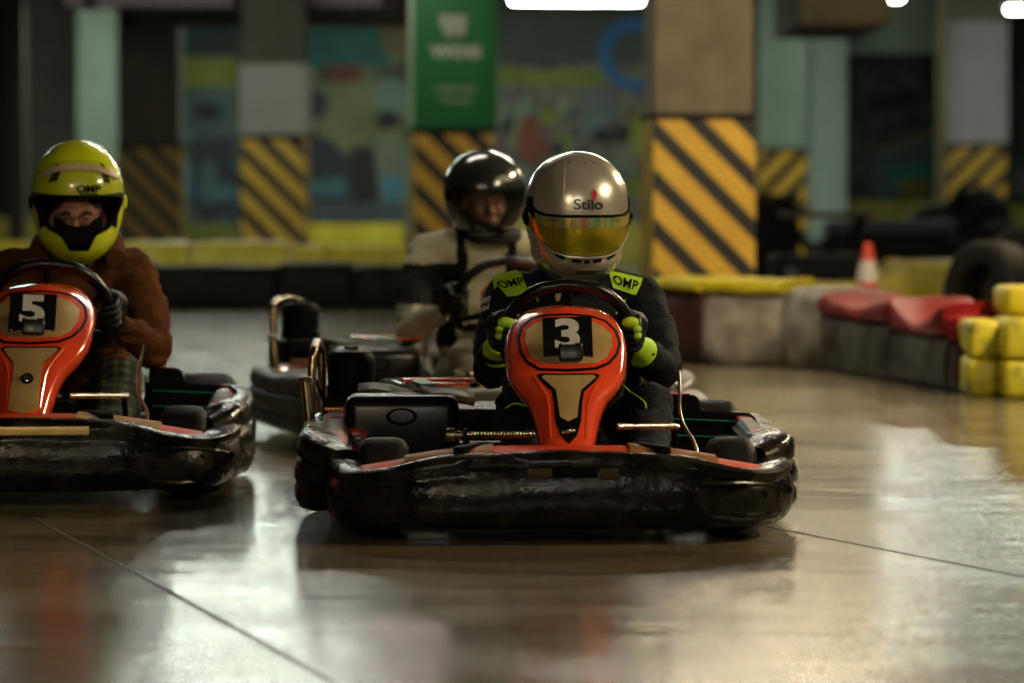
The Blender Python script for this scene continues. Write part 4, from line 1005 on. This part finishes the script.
# ------------------------------------------------------------------ barriers
def pad(name, p, q, z0, z1, depth, m, label, group, top=None, sag=0.0, seed=0, topm=None, cat='barrier', bulge=.02):
    """a soft block from ground point p to q"""
    p = V((p[0],p[1],0)); q = V((q[0],q[1],0)); d = q-p; L = d.length; d.normalize(); n = V((-d.y,d.x,0))
    if n.y < 0: n = -n
    root = empty(name, (p+q)/2); tag(root, label, cat, group); c0 = (p+q)/2
    def surf_block(bb, za, zb, mm, grow, cap_sag):
        NU, rows = 12, []
        for i in range(NU+1):
            u = i/NU; a = p.lerp(q,u)-c0; e = (1-(2*u-1)**8)
            sg = -cap_sag*math.sin(u*PI)**1.3
            prof = []
            for (o, h) in ((0.02,0),(-grow-bulge*.5,.08),(-grow-bulge,.3),(-grow-bulge*.9,.6),(-grow-bulge*.5,.88),(.03-grow,1),(.5,1.03),(1-.03/depth+grow,1),(1+bulge,.8),(1+bulge,.2),(1,0)):
                oo = (o*depth if abs(o) > .3 else o)
                z = lerp(za, zb+sg, h); pt = a + n*(oo if o < .4 else o*depth) + V((0,0,z))
                pt += V((1,1,1))*.012*noise.noise((pt+c0)*7+V((seed,0,0)))
                if i in (0, NU): pt = pt*.96 + (a*.93+n*depth*.5+V((0,0,(za+zb)/2)))*.04
                prof.append(pt)
            rows.append(prof)
        bb.grid(rows, mm, closed=True, cap=True)
    b = B(); surf_block(b, z0, (top if top else z1), m, 0, 0 if top else sag); b.build('body', root)
    if top:
        b = B(); surf_block(b, top-.01, z1, topm, .012, sag); b.build('cover', root)
    return root
YB_ = mat('barrier_yellow', (.58,.48,.01), .4, 0, (.44,.35,.01), 6, .3, 20)
YB2 = mat('barrier_yellow_scuffed', (.52,.45,.02), .4, 0, (.10,.08,.02), 9, .4, 20, contrast=(.5,.75))
BKB = mat('barrier_black', (.005,.005,.005), .5, 0, (.011,.0105,.010), 6, spec=.08)
RDB = mat('barrier_red', (.26,.012,.014), .36, 0, (.15,.009,.009), 5, spec=.15)
WHB = mat('barrier_white_dirty', (.34,.31,.24), .5, 0, (.10,.085,.06), 6, .4, 15)
GYB = mat('barrier_grey_dirty', (.13,.115,.095), .42, 0, (.035,.03,.022), 6, .4, 15, spec=.2)
DRB = mat('barrier_dark_red', (.07,.02,.02), .45, 0, (.03,.015,.014), 6, coat=.2)
# far left: black blocks, yellow pads behind
def gx(x, D): return ((x-512)*D/F, D)
xs_ = [-60,62,152,276,352,418]
lab = ['black barrier block low at the edge of the track behind the brown fleece','black barrier block beside the shoulder of the brown fleece','black barrier block in front of the dim striped pillar','black barrier block in front of the grey-panelled pillar','black barrier block nearest the cream and black suit']
for i in range(5):
    pad('barrier_block', gx(xs_[i]+1.5,26.6), gx(xs_[i+1]-1.5,26.6), .0, .30+.02*(i%2), .7, BKB, lab[i], 'black barrier blocks along the far edge', seed=i)
ys_ = [-70,30,120,190,290,330,412]
ly = ['yellow foam pad behind the neon yellow helmet\'s left side','yellow foam pad hidden partly by the neon yellow helmet','yellow foam pad right beside the brown shoulder','yellow foam pad in front of the dim striped pillar','short yellow foam pad below the grey-panelled pillar','yellow foam pad beside the green sign pillar']
for i in range(6):
    pad('foam_pad', gx(ys_[i]+1,28.6), gx(ys_[i+1]-1,28.6), .0, .43 if i < 4 else .40, .35, YB_, ly[i], 'yellow foam pads on the far barrier', seed=20+i)
pad('barrier_block', gx(425,25.6), gx(545,24.8), 0,.33,.7,BKB,'black barrier block behind the black helmet driver','black barrier blocks along the far edge', seed=60)
# right: blocks winding towards the camera
gp_ = lambda x, y: tuple(fl(x,y)[:2])
pad('barrier_block', gp_(560,360), gp_(626,361), 0,.40,.38,GYB,'grey barrier block with yellow cover just behind the dark suit','blocks along the right edge', top=.34, topm=YB_, seed=30)
pad('barrier_block', gp_(655,362), gp_(702,365), 0,.42,.38,DRB,'dark red-brown barrier block with yellow cover','blocks along the right edge', top=.37, topm=YB_, seed=31)
pad('barrier_block', gp_(704,365), gp_(782,367), 0,.42,.38,WHB,'dirty white barrier block with bright yellow cover','blocks along the right edge', top=.36, topm=YB_, seed=32)
pad('barrier_block', gp_(784,367), gp_(822,370), 0,.38,.38,WHB,'narrow dirty white barrier block without a coloured cover','blocks along the right edge', seed=33)
pad('barrier_block', gp_(823,370), gp_(890,381), 0,.37,.38,GYB,'dark grey barrier block with sagging red cover next to the narrow white block','blocks along the right edge', top=.27, topm=RDB, sag=.05, seed=34)
pad('barrier_block', gp_(893,381), gp_(948,391), 0,.38,.38,GYB,'dark grey barrier block with deeply sagging red cover in the middle of the bend','blocks along the right edge', top=.24, topm=RDB, sag=.10, seed=35)
pad('barrier_block', gp_(951,391), gp_(962,392), 0,.33,.16,DRB,'short dark red barrier block touching the yellow stack','blocks along the right edge', top=.22, topm=RDB, seed=36)
# yellow stacked blocks
def yblock(x0, x1, D, z0, z1, label, dep=.40, m=YB2):
    X0 = (x0-512)*D/F; X1 = (x1-512)*D/F; b = B()
    b.box(((X0+X1)/2,D+dep/2,(z0+z1)/2), (X1-X0,dep,z1-z0), m, bev=.03)
    for v in b.v: v += V((1,1,1))*.010*noise.noise(v*9)
    return tag(b.build('barrier_block'), label, 'barrier', 'yellow stacked blocks')
yblock(970,1002,15.9,0,.160,'yellow block at the bottom corner of the right-hand stack'); yblock(1004,1050,15.75,0,.160,'yellow block on the floor at the frame edge')
yblock(970,1001,15.9,.163,.320,'yellow block stacked second at the corner, beside the red cover'); yblock(1004,1050,15.75,.163,.330,'yellow block stacked second at the frame edge')
yblock(1005,1050,16.0,.335,.455,'yellow block topmost of the stack at the frame edge', m=YB_)
# far right yellow boards behind
pad('foam_pad', gx(760,24.5), gx(792,24.5), 0,.23+.0,.3,YB_,'low yellow pad left of the traffic cone','yellow pads behind the right barrier', seed=70)
pad('foam_pad', gx(794,24.5), gx(866,24.5), 0,.24,.3,YB_,'yellow pad directly behind the traffic cone','yellow pads behind the right barrier', seed=71)
pad('foam_pad', gx(878,26), gx(912,26), 0,.28,.3,YB_,'yellow pad just right of the traffic cone','yellow pads behind the right barrier', seed=72)
pad('foam_pad', gx(886,28), gx(958,28), 0.0,.31,.3,YB_,'farther yellow pad beside the standing tyres','yellow pads behind the right barrier', seed=73)
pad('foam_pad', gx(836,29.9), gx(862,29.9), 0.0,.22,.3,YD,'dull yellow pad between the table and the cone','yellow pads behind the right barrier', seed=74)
# tyres
def car_tyre(c, R_, w, ax, label):
    r = R_; prof = [(r*.60,-w*.42),(r*.72,-w/2),(r*.90,-w/2),(r*.985,-w*.40),(r,-w*.2),(r*1.0,w*.2),(r*.985,w*.40),(r*.90,w/2),(r*.72,w/2),(r*.60,w*.42),(r*.62,w*.30),(r*.78,w*.2),(r*.82,0),(r*.78,-w*.2),(r*.62,-w*.30),(r*.60,-w*.42)]
    b = B(); b.lathe((0,0,0), ax, prof, TYRE, n=56, cap=False)
    for k in (-.25,0,.25): b.lathe((0,0,0), ax, [(r*1.002,w*k-.004),(r*.985,w*k),(r*1.002,w*k+.004)], SATIN, n=56, cap=False)
    return tag(b.build('tyre', loc=c), label, 'tyre', 'loose car tyres behind the right barrier')
car_tyre(V((at(992,0,19.3).x,19.3,.30)), .30, .20, (-.84,-.54,.05), 'standing black car tyre behind the red covers')
car_tyre(V((at(1034,0,20.2).x,20.2,.335)), .335, .22, (-.80,-.6,.06), 'second standing tyre, cut by the frame edge')
car_tyre(V((at(912,0,20.4).x,20.4,.10)), .29, .20, (.1,0,1), 'tyre lying flat behind the sagging red cover')
# a cone
cn = empty('traffic_cone', (at(868,0,21.5).x,21.5,0)); tag(cn, 'red and white traffic cone behind the barrier', 'cone')
CRD = mat('cone_red', (.50,.05,.02), .5); b = B(); b.lathe((0,0,0),(0,0,1),[(.115,.02),(.085,.17),(.045,.42),(.022,.545),(.012,.55)], CRD, n=28); b.build('cone_body', cn)
b = B(); b.lathe((0,0,0),(0,0,1),[(.0625,.33),(.043,.45)], mat('cone_white',(.5,.45,.40),.5), n=28, cap=False); b.build('reflective_band', cn); bc = cn.children[-1]
for v in bc.data.vertices: v.co.x *= 1.04; v.co.y *= 1.04
b = B(); b.box((0,0,.012),(.30,.30,.024),CRD,bev=.006); b.build('cone_base', cn)
# table and dark things behind the barrier
tb = empty('table', (at(829,0,29).x,29,0)); tag(tb, 'dark low table with crossed legs behind the barrier', 'table')
b = B(); b.box((0,.3,.635),(.66,.6,.045),mat('table_brown',(.045,.016,.010),.5),bev=.006); b.build('table_top', tb)
for sx in (-1,1):
    b = B(); b.tube([(sx*.28,.05,.62),(sx*.12,.30,.34),(sx*-.22,.5,.02)], .022, SATIN); b.build('leg', tb); b = B(); b.tube([(sx*.28,.55,.62),(sx*.1,.3,.3),(sx*-.24,.1,.02)], .022, SATIN); b.build('leg', tb)
# parked kart-like low machine with grey seat back
DKM = mat('dark_machine', (.005,.0055,.0055), .5, spec=.1); GBL = mat('greyblue_vinyl', (.03,.038,.055), .5, spec=.2)
bn = empty('bench', (at(892,0,31).x,31,0)); tag(bn, 'low black bench with grey-blue top by the wall', 'bench')
b = B(); b.box((0,.3,.50),(1.05,.6,.14),GBL,bev=.05); b.build('seat', bn)
b = B(); b.box((0,.3,.22),(1.15,.62,.42),DKM,bev=.04); b.build('base', bn)
cv = empty('equipment_crate', (at(775,0,33).x,33,0)); tag(cv, 'tall black equipment crate beside the striped tan pillar', 'crate')
b = B(); b.box((0,.3,.36),(.42,.6,.72),DKM,bev=.03); b.build('body', cv)
b = B(); b.box((0,.3,.75),(.44,.62,.05),DKM,bev=.015); b.build('lid', cv)
bx = empty('equipment_crate', (at(818,0,26).x,26,0)); tag(bx, 'low black crate under the dark table', 'crate')
b = B(); b.box((0,.25,.20),(.62,.5,.38),DKM,bev=.03); b.build('body', bx); b = B(); b.lathe((-.18,-.002,.26),(0,-1,0),[(.045,0),(.045,.01),(.03,.02),(.001,.02)],mat('grey_knob',(.07,.07,.075),.4),n=18); b.build('latch', bx)
bg = empty('equipment_bag', (at(965,0,33).x,33,0)); tag(bg, 'slumped black bag at the foot of the grey pillar', 'bag')
g = Blob(); g.ball((0,0,.35),(.52,.3,.35)).ball((.1,0,.62),(.30,.22,.22)).ball((-.25,0,.5),(.28,.22,.2)); g.build('bag_body',[DKM],bg,voxel=.03,smooth=4)
b = B(); b.tube(catmull([(-.2,-.2,.65),(0,-.26,.88),(.25,-.2,.7)],6), .02, SATIN); b.build('strap', bg)

# ------------------------------------------------------------------ lights
def fixture(x, y, z, length, col, power, label, along='x', grp='ceiling tube lights'):
    r = empty('ceiling_light', (x,y,z)); tag(r, label, 'light', grp)
    if along == 'y': r.rotation_euler.z = PI/2
    b = B(); b.box((0,0,.045),(length+.06,.16,.05),mat('fixture_white',(.5,.5,.48),.5),bev=.01); b.build('housing', r)
    b = B(); b.box((0,0,0),(length,.11,.05),mat('tube_%s_%d'%(along+str(len(MATS)),power),(0,0,0),.5,emit=col,es=power),bev=.015); b.build('diffuser', r)
    for sx in (-1,1):
        b = B(); b.tube([(sx*length*.4,0,.06),(sx*length*.4,0,H-z)], .004, SATIN, n=6); b.build('hanging_wire', r)
    return r
COOL = (.90,1.0,.86); WARM = (1.0,.80,.50); NEU = (1.0,.92,.76)
fixture((590-512)*36.6/F, 36.6, 2.60, .98, COOL, 45, 'bright tube light over the long mural')
fixture((896-512)*38/F, 38.5, 2.72, .20, COOL, 45, 'small bright light above the teal car picture')
fixture((1042-512)*37.5/F, 37.5, 2.56, .7, COOL, 45, 'bright light cut by the top frame corner', along='x')
# unseen fixtures over the track, most added to light karts, pillars and floor
for i, (x, y, p, c, ln, al) in enumerate((
    (3.5,14.5,340,WARM,1.5,'y'),(3.6,20.5,110,WARM,1.5,'y'),(4.0,9.0,270,WARM,1.5,'y'),(.9,17.5,70,NEU,1.5,'x'),(-1.55,21.5,52,COOL,1.5,'x'),(-.6,14.6,45,NEU,1.2,'x'),
    (-2.15,31.0,40,COOL,1.5,'x'),(-.95,29.5,17,(1.0,.80,.76),1.2,'x'),(1.4,20.6,70,WARM,1.2,'x'),
    (-2.2,1.6,190,WARM,1.5,'x'),(1.0,1.2,130,NEU,1.5,'x'),(-2.7,34.6,38,COOL,1.5,'x'),(-4.3,25,90,COOL,1.5,'x'),(2.55,29,22,WARM,1.5,'x'),(5.8,33,80,COOL,1.2,'x'),(0.6,42.0,100,COOL,1.2,'x'),(-4.2,42.3,60,COOL,1.2,'x'),(-1.9,42,80,COOL,1.2,'x'),(4.4,39.0,42,COOL,1.2,'x'))):
    fixture(x, y, 2.86, ln, c, p, 'unseen long tube light under the ceiling above the track', along=al, grp='unseen tube lights above the track')

# world: almost no light inside the hall
w = bpy.data.worlds.new('World'); scn.world = w; w.use_nodes = True
w.node_tree.nodes['Background'].inputs[0].default_value = (.5,.55,.5,1); w.node_tree.nodes['Background'].inputs[1].default_value = .02

# ------------------------------------------------------------------ camera
cd = bpy.data.cameras.new('camera'); cam = bpy.data.objects.new('camera', cd); C.objects.link(cam); scn.camera = cam
cam.location = (0,0,EYE); cam.rotation_euler = (PI/2-math.atan((341.5-HOR)/F),0,0)
cd.sensor_width = 36; cd.lens = F*36/1024; cd.clip_end = 200
cd.dof.use_dof = True; cd.dof.focus_distance = 10.2; cd.dof.aperture_fstop = 2.7
vs = scn.view_settings; vs.view_transform = 'Standard'; vs.look = 'None'; vs.exposure = .15; vs.gamma = 1; vs.use_curve_mapping = False
